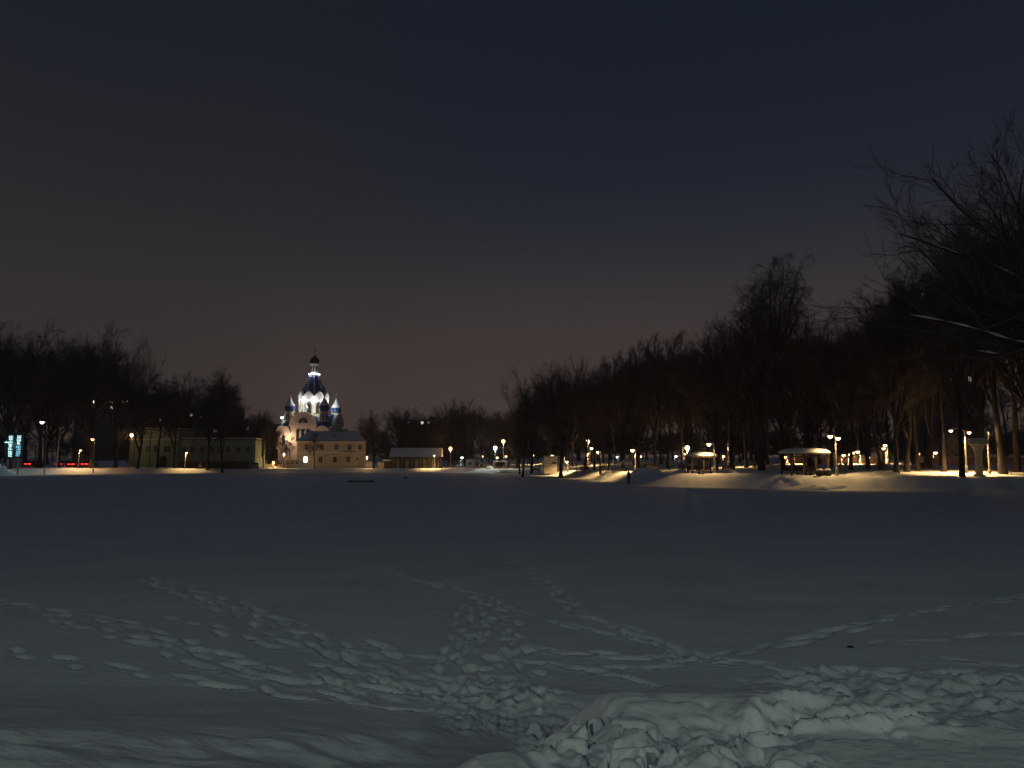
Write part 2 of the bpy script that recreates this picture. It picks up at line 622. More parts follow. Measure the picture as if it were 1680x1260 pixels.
    for _ in range(46):
        vv = rng.uniform(1010, 1150)
        uu = 815 + rng.gauss(0, 18 + 34 * (vv - 1010) / 140)
        x, y = ground_hit(uu, vv)
        prints.append((x, y, rng.uniform(0, 6.28), rng.uniform(.10, .22), rng.uniform(.07, .13), rng.uniform(.03, .08)))
    for _ in range(70):
        x, y = ground_hit(rng.uniform(1280, 1700), rng.uniform(1095, 1180))
        prints.append((x, y, rng.uniform(1.0, 2.1), rng.uniform(.2, .32), rng.uniform(.10, .15), rng.uniform(.06, .12)))
    a0, da = math.radians(-40), math.radians(0.16)
    i0 = int(np.searchsorted(ang, a0 - 1e-6))
    D = np.zeros_like(Z)
    for (x, y, th, la, wa, dep) in prints:
        rr, aa = math.hypot(x, y), math.atan2(x, y)
        if rr < 4.2 or rr > 60 or abs(aa) > R(39):
            continue
        ext = 0.6
        r0, r1 = np.searchsorted(rad, rr - ext), np.searchsorted(rad, rr + ext)
        j0 = max(0, i0 + int((aa - ext / rr - a0) / da))
        j1 = min(len(ang), i0 + int((aa + ext / rr - a0) / da) + 2)
        sx, sy = X[r0:r1, j0:j1] - x, Y[r0:r1, j0:j1] - y
        c, s_ = math.cos(th), math.sin(th)
        lx, ly = (c * sx - s_ * sy) / wa, (s_ * sx + c * sy) / la
        q = np.sqrt(lx * lx + ly * ly)
        pit = -dep * sstep(1.35, 0.35, q)
        rim = 0.22 * dep * np.exp(-((q - 1.45) / 0.35) ** 2)
        cur = D[r0:r1, j0:j1]
        D[r0:r1, j0:j1] = np.minimum(cur, pit) * (pit < -0.002) + (cur + rim) * (pit >= -0.002)
    Dm = sstep(0.004, 0.03, np.abs(D))
    Z += np.clip(D, -0.13, 0.08) + Dm * (0.035 * fbm(X * 5.0, Y * 5.0, 97) + 0.03 * fbm(X * 2.0, Y * 2.0, 98))

    nr, na = X.shape
    V = np.stack([X, Y, Z], -1).reshape(-1, 3)
    idx = np.arange(nr * na).reshape(nr, na)
    nxt = np.roll(idx, -1, axis=1)
    Q = np.stack([idx[:-1], nxt[:-1], nxt[1:], idx[1:]], -1).reshape(-1, 4)[:, ::-1]
    # the middle under the camera
    inside = (S < 0)
    fin = (inside[:-1] & np.roll(inside, -1, 1)[:-1] & inside[1:] & np.roll(inside, -1, 1)[1:]).reshape(-1)
    for name, q in (('frozen_pond', Q[fin]), ('snow_ground', Q[~fin])):
        used = np.unique(q)
        remap = np.zeros(len(V), np.int32)
        remap[used] = np.arange(len(used))
        me = np_mesh(name, V[used], remap[q], M['snow'], True)
        o = link(name, me)
        o['kind'] = 'structure'
        if name == 'frozen_pond':
            o['label'] = 'frozen pond under dull blue snow crossed by footprint trails'
        else:
            o['label'] = 'snow covered banks and park ground around the frozen pond'


build_ground()


# ------------------------------------------------------------------ bare winter trees
def nrm(v):
    return v / (np.linalg.norm(v) + 1e-9)


class TB:
    def __init__(s):
        s.V, s.T, s.n = [], [], 0

    def add(s, V, T):
        s.V.append(V)
        s.T.append(T + s.n)
        s.n += len(V)

    def tube(s, P, rad, k):
        n = len(P)
        tan = np.gradient(P, axis=0)
        tan /= np.linalg.norm(tan, axis=1, keepdims=True) + 1e-9
        ref = np.array([0.31, 0.17, 0.05]) if abs(tan[:, 2]).mean() > 0.8 else np.array([0.02, 0.03, 1.0])
        a = np.cross(tan, ref)
        a /= np.linalg.norm(a, axis=1, keepdims=True) + 1e-9
        b = np.cross(tan, a)
        w = np.arange(k) * 2 * np.pi / k
        V = P[:, None] + (a[:, None] * np.cos(w)[None, :, None] + b[:, None] * np.sin(w)[None, :, None]) * np.asarray(rad)[:, None, None]
        idx = np.arange(n * k).reshape(n, k)
        nx = np.roll(idx, -1, axis=1)
        t1 = np.stack([idx[:-1], nx[:-1], nx[1:]], -1).reshape(-1, 3)
        t2 = np.stack([idx[:-1], nx[1:], idx[1:]], -1).reshape(-1, 3)
        s.add(V.reshape(-1, 3), np.concatenate([t1, t2]))

    def twigs(s, A, B, C, r):
        """thin two-piece tapered twigs A -> B -> C."""
        n = len(A)
        t = C - A
        t /= np.linalg.norm(t, axis=1, keepdims=True) + 1e-9
        a = np.cross(t, nrm(np.array([0.3, 0.5, 0.81])))
        a /= np.linalg.norm(a, axis=1, keepdims=True) + 1e-9
        b = np.cross(t, a)
        ring = []
        for base, rr in ((A, r), (B, r * 0.75)):
            for w in (0, 2.094, 4.189):
                ring.append(base + (a * math.cos(w) + b * math.sin(w)) * rr[:, None])
        ring.append(C)
        V = np.stack(ring, 1).reshape(-1, 3)
        pat = np.array([[0, 1, 4], [0, 4, 3], [1, 2, 5], [1, 5, 4], [2, 0, 3], [2, 3, 5], [3, 4, 6], [4, 5, 6], [5, 3, 6]])
        T = (np.arange(n)[:, None, None] * 7 + pat[None]).reshape(-1, 3)
        s.add(V, T)

    def mesh(s, name, material, smooth=True):
        return np_mesh(name, np.concatenate(s.V), np.concatenate(s.T), material, smooth)


def perp(rg, t, ang):
    q = rg.normal(size=3)
    q = nrm(q - t * np.dot(q, t))
    return nrm(t * math.cos(ang) + q * math.sin(ang))


def curve(rg, p, d, Ln, n, trop, wob):
    P = [p.copy()]
    for i in range(n):
        d = nrm(d + np.array([0, 0, trop / n]) + rg.normal(size=3) * wob / n)
        P.append(P[-1] + d * Ln / n)
    return np.array(P)


def make_tree(seed, H, lead=0.75, start=0.25, n1=14, len1=0.36, ang1=(35, 65), trop1=0.8, n2=8, n3=8, ntw=9,
              trop2=0.25, trop3=0.1, twdroop=0.0, r0=0.35, forks=0, extra=(), twl=(0.5, 1.2), twr=0.016, snowp=0.3):
    rg = np.random.default_rng(seed)
    trunk, crown, snow = TB(), TB(), TB()
    l1 = []
    leaders = []
    base = curve(rg, np.zeros(3), np.array([0, 0, 1.0]), H * lead, 10, 0.6, 0.32)
    base[0, 2] = -0.6
    rad = r0 * np.linspace(1, 0.28, 11) ** 1.1
    rad[0] = r0 * 1.5
    rad[1] *= 1.03
    trunk.tube(base, rad, 8)
    leaders.append((base, rad, 1.0))
    for k in range(forks):
        i = rg.integers(2, 5)
        d = perp(rg, np.array([0, 0, 1.0]), R(rg.uniform(16, 30)))
        P = curve(rg, base[i], d, H * lead * rg.uniform(.62, .8), 8, 0.7, 0.4)
        rr = rad[i] * np.linspace(.8, .25, 9)
        trunk.tube(P, rr, 7)
        leaders.append((P, rr, 0.8))
    for (B, rr, wgt) in leaders:
        n = max(3, int(n1 * wgt))
        m = len(B) - 1
        lo = start if wgt == 1.0 else 0.25
        for i in range(n):
            f = lo + (1 - lo) * (i + rg.random()) / n
            q = f * m
            j = min(int(q), m - 1)
            p = B[j] + (B[j + 1] - B[j]) * (q - j)
            t = nrm(B[j + 1] - B[j])
            taper = 1 - 0.55 * f
            Ln = H * len1 * rg.uniform(.7, 1.15) * (0.65 + 0.35 * math.sin(math.pi * min(1, f + 0.15)))
            d = perp(rg, t, R(rg.uniform(*ang1)))
            l1.append((p, d, Ln, min(rr[j] * .6, .02 + Ln * .018), trop1))
        # leader tip carries on into the crown
        l1.append((B[-1], nrm(B[-1] - B[-2]), H * (1 - lead) * .8, rr[-1], 0.2))
    for (z, az, el, Ln, rr) in extra:
        f = z / (H * lead) * 10
        j = min(int(f), 9)
        d = np.array([math.cos(el) * math.cos(az), math.cos(el) * math.sin(az), math.sin(el)])
        l1.append((base[j] + (base[j + 1] - base[j]) * (f - j), d, Ln, rr, 0.25))
    tw = [[], [], [], []]
    for (p, d, Ln, rr, tr) in l1:
        P = curve(rg, p, d, Ln, 6, tr, 0.55)
        r_ = rr * np.linspace(1, .3, 7)
        (trunk if rr > .07 else crown).tube(P, r_, 6)
        for a in range(6):
            s = P[a + 1] - P[a]
            if abs(s[2]) / np.linalg.norm(s) < 0.55 and rg.random() < snowp and r_[a] > .03:
                up = np.array([0, 0, 1.0])
                snow.tube(np.array([P[a] + up * r_[a] * .75, (P[a] + P[a + 1]) / 2 + up * (r_[a] * .85 + .02), P[a + 1] + up * r_[a + 1] * .75]),
                          np.array([.3, .95, .3]) * r_[a] + .012, 5)
        k2 = max(4, int(n2 * (0.5 + Ln / (H * len1) * .5)) + 1)
        for i in range(k2):
            f = 0.18 + .82 * (i + rg.random()) / k2
            q = f * 6
            j = min(int(q), 5)
            p2 = P[j] + (P[j + 1] - P[j]) * (q - j)
            t = nrm(P[j + 1] - P[j])
            L2 = Ln * rg.uniform(.3, .55) * (1.05 - .3 * f)
            d2 = perp(rg, t, R(rg.uniform(20, 50)))
            P2 = curve(rg, p2, d2, L2, 4, trop2, 0.6)
            r2 = max(.018, r_[j] * .5) * np.linspace(1, .4, 5)
            crown.tube(P2, r2, 4)
            for i3 in range(n3):
                f3 = .15 + .85 * (i3 + rg.random()) / n3
                q = f3 * 4
                j = min(int(q), 3)
                p3 = P2[j] + (P2[j + 1] - P2[j]) * (q - j)
                t3 = nrm(P2[j + 1] - P2[j])
                L3 = max(.5, L2 * rg.uniform(.3, .6))
                P3 = curve(rg, p3, perp(rg, t3, R(rg.uniform(15, 48))), L3, 3, trop3, 0.6)
                crown.tube(P3, np.array([.017, .014, .012, .010]) * (1.0 + .2 * rg.random()), 3)
                f4 = rg.random(ntw) * 2.999
                j4 = f4.astype(int)
                A = P3[j4] + (P3[j4 + 1] - P3[j4]) * (f4 - j4)[:, None]
                D = P3[j4 + 1] - P3[j4]
                D = D / (np.linalg.norm(D, axis=1, keepdims=True) + 1e-9) + rg.normal(size=(ntw, 3)) * .42
                D[:, 2] += .1
                D /= np.linalg.norm(D, axis=1, keepdims=True) + 1e-9
                Lt = rg.uniform(twl[0], twl[1], ntw)[:, None]
                Bm = A + D * Lt * .5
                D2 = D + rg.normal(size=(ntw, 3)) * .25
                D2[:, 2] -= twdroop
                D2 /= np.linalg.norm(D2, axis=1, keepdims=True) + 1e-9
                tw[0].append(A)
                tw[1].append(Bm)
                tw[2].append(Bm + D2 * Lt * .55)
                tw[3].append(np.full(ntw, twr) * rg.uniform(.7, 1.2, ntw))
    crown.twigs(*[np.concatenate(q) for q in tw])
    return trunk, crown, snow, H


PROTO = {}
WHAT = {'slim': 'slender bare tree', 'tall': 'tall forked bare tree', 'tall2': 'tall straight bare tree', 'spread': 'wide-limbed bare tree', 'broad': 'round-crowned bare tree'}


def proto(key, **kw):
    t, c, s, H = make_tree(**kw)
    top = max(v[:, 2].max() for v in c.V)
    PROTO[key] = (t.mesh('tree_trunk', M['bark']), c.mesh('tree_crown', M['twig']), s.mesh('tree_snow', M['snow']) if s.V else None, top)


proto('broad', seed=3, H=20, lead=.55, start=.36, n1=11, len1=.55, ang1=(30, 58), trop1=.9, forks=3, r0=.34, n2=8, n3=7, ntw=8, twl=(.5, 1.4), twr=.010, snowp=.2)
proto('tall', seed=5, H=26, lead=.68, start=.30, n1=15, len1=.32, ang1=(24, 50), trop1=.9, n2=7, n3=6, ntw=8, r0=.32, forks=2, twl=(.6, 1.6), twr=.010, snowp=.22)
proto('tall2', seed=8, H=26, lead=.74, start=.32, n1=18, len1=.30, ang1=(26, 55), trop1=.8, n2=7, n3=6, ntw=8, r0=.28, forks=1, twl=(.6, 1.6), twr=.010, snowp=.22)
proto('spread', seed=12, H=25, lead=.55, start=.26, n1=13, len1=.46, ang1=(28, 55), trop1=.9, n2=8, n3=7, ntw=7, r0=.42, forks=3, twl=(.6, 1.5), twr=.010, snowp=.2)
proto('droop', seed=19, H=28, lead=.72, start=.26, n1=13, len1=.34, ang1=(24, 50), trop1=.8, trop2=-.15, trop3=-.6, twdroop=.9, n2=7, n3=7, ntw=8, r0=.5, forks=4, twl=(.6, 1.5), twr=.010, snowp=.3)
proto('slim', seed=23, H=22, lead=.8, start=.38, n1=14, len1=.24, ang1=(22, 48), trop1=.8, n2=5, n3=6, ntw=7, r0=.2, twl=(.6, 1.4), twr=.010, snowp=.15)
proto('giant', seed=31, H=27, lead=.62, start=.42, n1=8, len1=.50, ang1=(35, 65), trop1=.5, n2=8, n3=7, ntw=7, r0=.62, forks=3, snowp=.4,
      twl=(.6, 1.4), twr=.009,
      extra=[(11.2, math.pi * 1.02, .10, 16.5, .20), (12.8, math.pi * 1.12, .14, 14, .17),
             (14.5, math.pi * .98, .35, 15, .18), (15.5, math.pi * 1.06, .6, 14, .18), (15, math.pi * 1.3, .5, 12, .16), (13, math.pi * .75, .35, 12, .16)])
proto('shrub', seed=41, H=4.5, lead=.5, start=.1, n1=14, len1=.7, ang1=(20, 60), trop1=.6, n2=4, n3=4, ntw=3, r0=.06, forks=3, twl=(.3, .8), twr=.010, snowp=.2)


def put_tree(u, Y, top, kind, wide=1.0, rot=None, label=None, group=None, name='bare_tree', lean=(0, 0), cat='tree', x=None, sink=0.0):
    p = pt(u, top, Y)
    X = pt(u, 772, Y).x if x is None else x
    # lean of verticals: foot stands where the trunk pixel column meets the ground
    z0 = gz(X, Y) - 0.1 - sink
    t, c, s, H = PROTO[kind]
    sz = (p.z - z0) / H
    o = empty(name, (X, Y, z0), rng.uniform(0, 6.28) if rot is None else rot, label, cat, group)
    o.rotation_euler = (lean[0], lean[1], o.rotation_euler[2])
    o.scale = (sz * wide, sz * wide, sz)
    link('trunk', t, o)
    link('crown', c, o)
    if s is not None:
        link('snow_on_limbs', s, o)['kind'] = 'stuff'
    return o


def uof(u, v, Y, vb=765):
    """column for the foot of a vertical thing whose base shows at column u."""
    return u


G_PARK = 'bare trees of the lamplit park'
G_LEFT = 'bare trees around the green building'
G_FAR = 'bare trees behind the shed'
# right: hero trees
put_tree(1800, 50, 150, 'giant', 1.0, rot=0.0, x=38.5, label='huge spreading bare tree with snow lying along its long level limbs', group=None, name='bare_tree')
put_tree(1250, 98, 418, 'droop', 0.85, rot=1.0, label='tallest many-stemmed bare tree with drooping twigs between the two shelters')
put_tree(920, 124, 580, 'broad', 1.05, rot=2.2, label='round-crowned bare tree rooted in the pond edge beside the pale kiosk')
put_tree(857, 130, 640, 'slim', 1.5, rot=.4, lean=(0, R(8)), label='thin leaning bare tree rooted in the pond edge beyond the round-crowned tree')
put_tree(872, 150, 590, 'spread', .75, rot=4.4, label='bushy bare tree behind the leaning tree at the pond edge')
put_tree(985, 118, 640, 'slim', 1.3, rot=1.4, lean=(0, R(-9)), label='slanting bare trunk beside the standing person')
park = [(975, 135, 600, 'tall'), (1000, 128, 565, 'tall2'), (1022, 140, 560, 'tall'), (1048, 122, 548, 'tall2'), (1075, 118, 532, 'tall'),
        (1095, 125, 530, 'tall2'), (1120, 112, 545, 'tall'), (1150, 120, 535, 'tall2'), (1175, 105, 520, 'tall'), (1200, 108, 500, 'spread'),
        (1225, 112, 520, 'tall2'), (1285, 106, 500, 'tall'), (1330, 101, 470, 'spread'), (1365, 104, 520, 'tall'), (1395, 96, 510, 'tall2'),
        (1425, 97, 500, 'tall'), (1445, 92, 470, 'tall2'), (1470, 87, 440, 'tall'), (1487, 90, 430, 'tall2'), (1525, 96, 440, 'tall2'),
        (1578, 79, 390, 'tall'), (1610, 98, 360, 'spread'), (1646, 84, 320, 'tall2'), (1668, 88, 300, 'tall'), (1700, 80, 290, 'spread'),
        (1730, 92, 300, 'tall'), (1545, 110, 430, 'tall'), (1500, 120, 470, 'tall2'), (1505, 92, 430, 'slim'), (1550, 90, 425, 'slim'), (1520, 105, 470, 'slim'), (1410, 130, 540, 'tall'), (1345, 125, 545, 'tall2'),
        (1300, 130, 540, 'tall'), (1260, 135, 535, 'tall2'), (1180, 140, 550, 'tall'), (1130, 150, 560, 'tall2'), (1085, 150, 560, 'tall'),
        (1040, 160, 580, 'tall2'), (1010, 170, 590, 'tall'), (960, 160, 600, 'tall2'), (940, 170, 620, 'tall'), (900, 175, 640, 'tall2'),
        (850, 185, 655, 'tall'), (835, 195, 665, 'tall2'), (818, 205, 672, 'tall')]
for i, (u, Y, tv, k) in enumerate(park):
    what = {'slim': 'slender bare tree', 'tall': 'tall forked bare tree', 'tall2': 'tall straight bare tree', 'spread': 'wide-limbed bare tree'}[k]
    where = next(w for lim, w in ((960, 'behind the round-crowned tree and the kiosk'), (1030, 'between the slanting trunk and the person'), (1128, 'between the person and the smaller shelter'),
                                  (1240, 'behind the smaller shelter'), (1380, 'behind the larger shelter'), (1500, 'beyond the twin lamp of the larger shelter'), (1595, 'beside the twin lamp of the pillar'), (9999, 'beyond the flared stone pillar')) if u < lim)
    put_tree(u, Y, tv + rng.uniform(-6, 10), k, rng.uniform(.85, 1.15), label=what + ' ' + where, group=G_PARK + ' ' + where)
deep = 0
while deep < 44:
    u = rng.uniform(840, 1460)
    Y = rng.uniform(145, 270)
    x = pt(u, 760, Y).x
    tv = np.interp(u, [840, 900, 1000, 1100, 1250, 1400, 1500, 1720], [668, 640, 590, 560, 545, 545, 500, 420]) + rng.uniform(0, 45)
    k = rng.choice(['tall', 'tall2', 'tall', 'slim'])
    put_tree(u, Y, tv, k, rng.uniform(.9, 1.35), label=WHAT[k] + ' deep in the park wood behind the lamps', group='bare trees deep in the park')
    deep += 1
# middle: behind the shed
for (u, Y, tv, k, w) in [(612, 181, 662, 'tall', 1.0), (655, 205, 658, 'broad', .9), (632, 215, 690, 'tall2', 1.1), (690, 215, 680, 'tall', 1.3), (712, 205, 668, 'tall2', 1.0),
                         (735, 200, 643, 'tall', .9), (668, 198, 676, 'spread', .8), (686, 196, 674, 'tall', 1.3), (702, 194, 670, 'tall2', 1.3), (722, 192, 660, 'tall2', 1.1), (762, 205, 648, 'tall2', 1.2), (790, 200, 655, 'tall', 1.2), (806, 195, 668, 'tall2', 1.1), (775, 225, 660, 'spread', .8),
                         (675, 235, 690, 'spread', .9), (745, 230, 665, 'spread', .9), (826, 210, 668, 'broad', .9), (600, 235, 690, 'tall', 1.2), (572, 260, 698, 'tall2', 1.2)]:
    put_tree(u, Y, tv + 2, k, w, label=WHAT[k] + ' behind or beside the long shed', group=G_FAR)
# left
put_tree(150, 158, 518, 'spread', .95, rot=.6, label='big spreading bare tree rising highest beside the tall white-headed lamp')
put_tree(340, 163, 592, 'tall', 1.15, rot=2.0, label='leaning bare tree in front of the low wing of the green building', lean=(0, R(5)))
put_tree(516, 184, 705, 'slim', 1.6, rot=2.0, label='thin bare tree directly in front of the cream two-storey house')
left = [(15, 150, 505, 'spread', .9), (-30, 156, 490, 'tall', 1.2), (65, 165, 545, 'tall', 1.3), (95, 160, 535, 'tall2', 1.3), (190, 168, 535, 'spread', .8), (225, 160, 600, 'tall2', 1.2),
        (40, 175, 530, 'spread', 1.0), (258, 166, 612, 'slim', 1.6), (285, 165, 605, 'tall2', 1.1), (305, 185, 605, 'spread', .8), (365, 162, 600, 'tall2', 1.0),
        (378, 185, 615, 'tall', 1.0), (240, 190, 612, 'tall', 1.3), (75, 195, 560, 'spread', 1.1), (345, 200, 625, 'spread', .8)]
for (u, Y, tv, k, w) in left:
    put_tree(u, Y, tv + rng.uniform(-4, 4), k, w, label=WHAT[k] + (' between the glowing sign and the green building' if u < 213 else ' right against the pale green building'), group=G_LEFT)
for (u, Y, tv, k, w) in [(412, 190, 672, 'tall', 1.2), (432, 182, 666, 'broad', .8), (450, 200, 690, 'tall2', 1.2), (395, 205, 665, 'tall2', 1.3), (465, 215, 705, 'tall', 1.0), (440, 230, 690, 'spread', .8), (420, 240, 680, 'spread', .9), (476, 205, 712, 'slim', 1.8)]:
    put_tree(u, Y, tv, k, w, label='smaller ' + WHAT[k] + ' between the green building and the church', group='bare trees before the church')

# shrubs along the right bank
for (u, Y, tv) in [(1445, 92, 752), (1515, 95, 755), (1388, 105, 757), (1240, 104, 757), (1060, 112, 757), (990, 118, 757), (960, 125, 755), (820, 165, 752), (785, 172, 753), (1120, 106, 757), (1335, 104, 755), (455, 184, 752), (330, 164, 757)]:
    put_tree(u, Y, tv, 'shrub', rng.uniform(1.0, 1.5), label='low leafless shrub poking from the snow of the bank', group='leafless shrubs on the banks', name='leafless_shrub', cat='shrub')


# a far-off belt of woodland, one mass
def woodland():
    t, c, s, H = make_tree(77, 20, lead=.85, start=.12, n1=10, len1=.30, n2=3, n3=2, ntw=4, r0=.3, twl=(1.4, 3.4), twr=.07)
    V = np.concatenate([np.concatenate(t.V), np.concatenate(c.V)])
    T = np.concatenate([np.concatenate(t.T), np.concatenate(c.T) + t.n])
    VV, TT, n = [], [], 0
    rg = np.random.default_rng(5)
    for i in range(78):
        u = rg.uniform(-120, 1800)
        Y = rg.uniform(290, 400)
        x = pt(u, 760, Y).x
        h = np.interp(u, [-120, 200, 420, 480, 640, 800, 900, 1100, 1800], [24, 20, 12, 10, 15, 17, 22, 30, 42]) * rg.uniform(.75, 1.0) / H
        if 445 < u < 600:
            h *= .6
        w = rg.uniform(0, 6.28)
        cw, sw = math.cos(w), math.sin(w)
        P = np.stack([(V[:, 0] * cw - V[:, 1] * sw) * 1.25 * h, (V[:, 0] * sw + V[:, 1] * cw) * 1.25 * h, V[:, 2] * h], 1) + np.array([x, Y, gz(x, Y) - .2])
        VV.append(P)
        TT.append(T + n)
        n += len(V)
    t, c, s, H = make_tree(78, 8, lead=.6, start=.04, n1=9, len1=.5, n2=3, n3=2, ntw=4, r0=.12, twl=(1.6, 3.2), twr=.12)
    V = np.concatenate([np.concatenate(t.V), np.concatenate(c.V)])
    T = np.concatenate([np.concatenate(t.T), np.concatenate(c.T) + t.n])
    for i in range(62):
        u = rg.uniform(-120, 1800)
        Y = rg.uniform(275, 300)
        if 440 < u < 600:
            continue
        x = pt(u, 760, Y).x
        h = rg.uniform(.8, 1.4)
        w = rg.uniform(0, 6.28)
        cw, sw = math.cos(w), math.sin(w)
        P = np.stack([(V[:, 0] * cw - V[:, 1] * sw) * 2.2 * h, (V[:, 0] * sw + V[:, 1] * cw) * 2.2 * h, V[:, 2] * h], 1) + np.array([x, Y, gz(x, Y) - .2])
        VV.append(P)
        TT.append(T + n)
        n += len(V)
    o = link('distant_woodland', np_mesh('distant_woodland', np.concatenate(VV), np.concatenate(TT), M['twig']))
    tag(o, 'far-off dark belt of bare woodland behind the park', 'woodland', kind='stuff')


woodland()


# ------------------------------------------------------------------ buildings
def window(parent, x, y, z, w, h, fm, pm, dep=0.12, bars=True, arch=False):
    """a window facing -y in the parent's frame, centred at x, its sill at z."""
    t = 0.07 if w > .5 else .05
    m = MB()
    m.box(x - w / 2 - t, x - w / 2, y - dep, y + .05, z - t, z + h + t)
    m.box(x + w / 2, x + w / 2 + t, y - dep, y + .05, z - t, z + h + t)
    m.box(x - w / 2, x + w / 2, y - dep, y + .05, z - t, z)
    m.box(x - w / 2, x + w / 2, y - dep, y + .05, z + h, z + h + t)
    if bars:
        m.box(x - .03, x + .03, y - dep * .7, y + .05, z, z + h)
        m.box(x - w / 2, x - .03, y - dep * .7, y + .05, z + h * .62, z + h * .62 + .05)
        m.box(x + .03, x + w / 2, y - dep * .7, y + .05, z + h * .62, z + h * .62 + .05)
    f = m.build('window', fm, parent)
    MB().box(x - w / 2, x + w / 2, y - dep * .35, y + .03, z, z + h).build('pane', pm, f)
    return f


def church():
    Y = 262.0
    c = pt(512, 768, Y)
    zb = gz(c.x, Y)
    e = empty('church', (c.x, Y, zb - .75), R(-6.5), 'floodlit church with blue tent roof and small domes behind the cream house', 'church')
    W = 8.9
    m = MB().box(-W, W, -W, W, 0, 11.0)
    m.box(-4.35, 4.35, -W - .02, W + .02, 11.0, 13.05).box(-W - .02, -4.36, -4.35, 4.35, 11.0, 13.05).box(4.36, W + .02, -4.35, 4.35, 11.0, 13.05)
    m.build('wall', M['churchwall'], e)
    # vaulted roofs
    half = arc(0, 13.05, 4.3, 0, math.pi, 18)
    v1 = MB().prism(half, -W + .1, W - .1)
    v2 = MB().prism(arc(0, 13.06, 4.28, 0, math.pi, 18), -W + .1, W - .1).xf(Matrix.Rotation(math.pi / 2, 4, 'Z'))
    v1.v += []
    o = len(v1.v)
    v1.v += v2.v
    v1.f += [tuple(i + o for i in q) for q in v2.f]
    rf = v1.build('roof', M['blue'], e, True)
    for k in range(4):
        mt = Matrix.Rotation(math.pi / 2 * k, 4, 'Z')
        # big half-round gable with raised rim
        g = MB().prism([(-4.35, 12.9), (4.35, 12.9)] + arc(0, 13.05, 4.42, 0, math.pi, 22), -W - .12, -W + .5).xf(mt)
        gb = g.build('gable', M['churchwall'], e)
        rim = MB()
        ro, ri = arc(0, 13.05, 4.75, 0, math.pi, 22), arc(0, 13.05, 4.42, 0, math.pi, 22)
        for i in range(22):
            rim.prism([ri[i], ro[i], ro[i + 1], ri[i + 1]], -W - .45, -W + .6)
        rim.xf(mt).build('gable_rim', M['white'], gb)
        lun = MB().prism(arc(0, 14.2, 1.55, 0, math.pi, 14), -W - .2, -W + .1).xf(mt).build('lunette_window', M['pane'], e)
        lb = MB()
        for i in range(1, 6):
            w = math.pi * i / 6
            lb.prism([(1.5 * math.cos(w) - .05, 14.2 + 1.45 * math.sin(w)), (-.05, 14.22), (.05, 14.22), (1.5 * math.cos(w) + .05, 14.2 + 1.45 * math.sin(w))], -W - .26, -W - .19)
        lb.xf(mt).build('glazing_bar', M['wframe'], lun)
        for sx in (-1.7, 0.0, 1.7):
            wn = MB().prism([(sx - .5, 8.0), (sx + .5, 8.0)] + arc(sx, 11.6, .5, 0, math.pi, 8), -W - .2, -W + .1).xf(mt).build('tall_window', M['pane'], e)
            MB().box(sx - .68, sx - .5, -W - .26, -W + .1, 8, 11.6).box(sx + .5, sx + .68, -W - .26, -W + .1, 8, 11.6).xf(mt).build('window_trim', M['white'], wn)
        # flanking lower gables
        for sx in (-6.65, 6.65):
            g = MB().prism([(sx - 2.2, 10.7), (sx + 2.2, 10.7)] + arc(sx, 10.8, 2.2, 0, math.pi, 14), -W - .16, -W + .5).xf(mt).build('gable', M['churchwall'], e)
            rim = MB()
            ro, ri = arc(sx, 10.8, 2.45, 0, math.pi, 14), arc(sx, 10.8, 2.2, 0, math.pi, 14)
            for i in range(14):
                rim.prism([ri[i], ro[i], ro[i + 1], ri[i + 1]], -W - .4, -W + .6)
            rim.xf(mt).build('gable_rim', M['white'], g)
            MB().prism([(sx - .45, 7.2), (sx + .45, 7.2)] + arc(sx, 9.6, .45, 0, math.pi, 8), -W - .2, -W + .1).xf(mt).build('tall_window', M['pane'], e)
            vv = MB().prism(arc(sx, 10.82, 2.15, 0, math.pi, 12), -W + .2, -4.3).xf(mt).build('vault', M['blue'], rf, True)
    # corner drums with helmet domes
    for sx in (-1, 1):
        for sy in (-1, 1):
            cx, cy = 5.9 * sx, 5.9 * sy
            MB().lathe([(2.1, 11.0), (2.1, 13.9), (1.7, 14.6)], 8, (cx, cy), R(22.5)).build('drum_base', M['blue'], e)
            d = MB().lathe([(1.35, 14.5), (1.35, 17.7), (1.6, 17.8), (1.6, 18.1), (1.3, 18.15)], 20, (cx, cy)).build('drum', M['churchwall'], e, False)
            for k in range(8):
                w = k * math.pi / 4 + .2
                mt = Matrix.Translation((cx, cy, 0)) @ Matrix.Rotation(w, 4, 'Z')
                MB().prism([(-.18, 15.2), (.18, 15.2)] + arc(0, 17.0, .18, 0, math.pi, 5), -1.42, -1.25).xf(mt).build('slit_window', M['pane'], d)
            dm = MB().lathe([(1.3, 18.1), (1.62, 18.5), (1.78, 19.1), (1.74, 19.6), (1.5, 20.3), (1.05, 21.0), (.6, 21.8), (.28, 22.6), (.08, 23.2)], 20, (cx, cy)).build('dome', M['blue'], e, True)
            MB().lathe([(1.66, 20.0), (1.58, 20.3), (1.12, 21.02), (.66, 21.82), (.33, 22.62), (.1, 23.25)], 18, (cx, cy)).build('snow_cap', M['snow'], dm, True)
            MB().lathe([(.2, 23.2), (.24, 23.4), (.05, 23.6)], 8, (cx, cy)).box(cx - .06, cx + .06, cy - .06, cy + .06, 23.5, 25.2).box(cx - .45, cx + .45, cy - .05, cy + .05, 24.4, 24.55).build('cross', M['gold'], dm)
    # open octagonal belfry
    R22 = R(22.5)
    MB().lathe([(4.9, 16.2), (4.9, 17.3), (4.6, 17.45)], 8, (0, 0), R22).build('belfry_base', M['white'], e)
    ap, hw = 4.1, 4.1 * math.tan(R22)
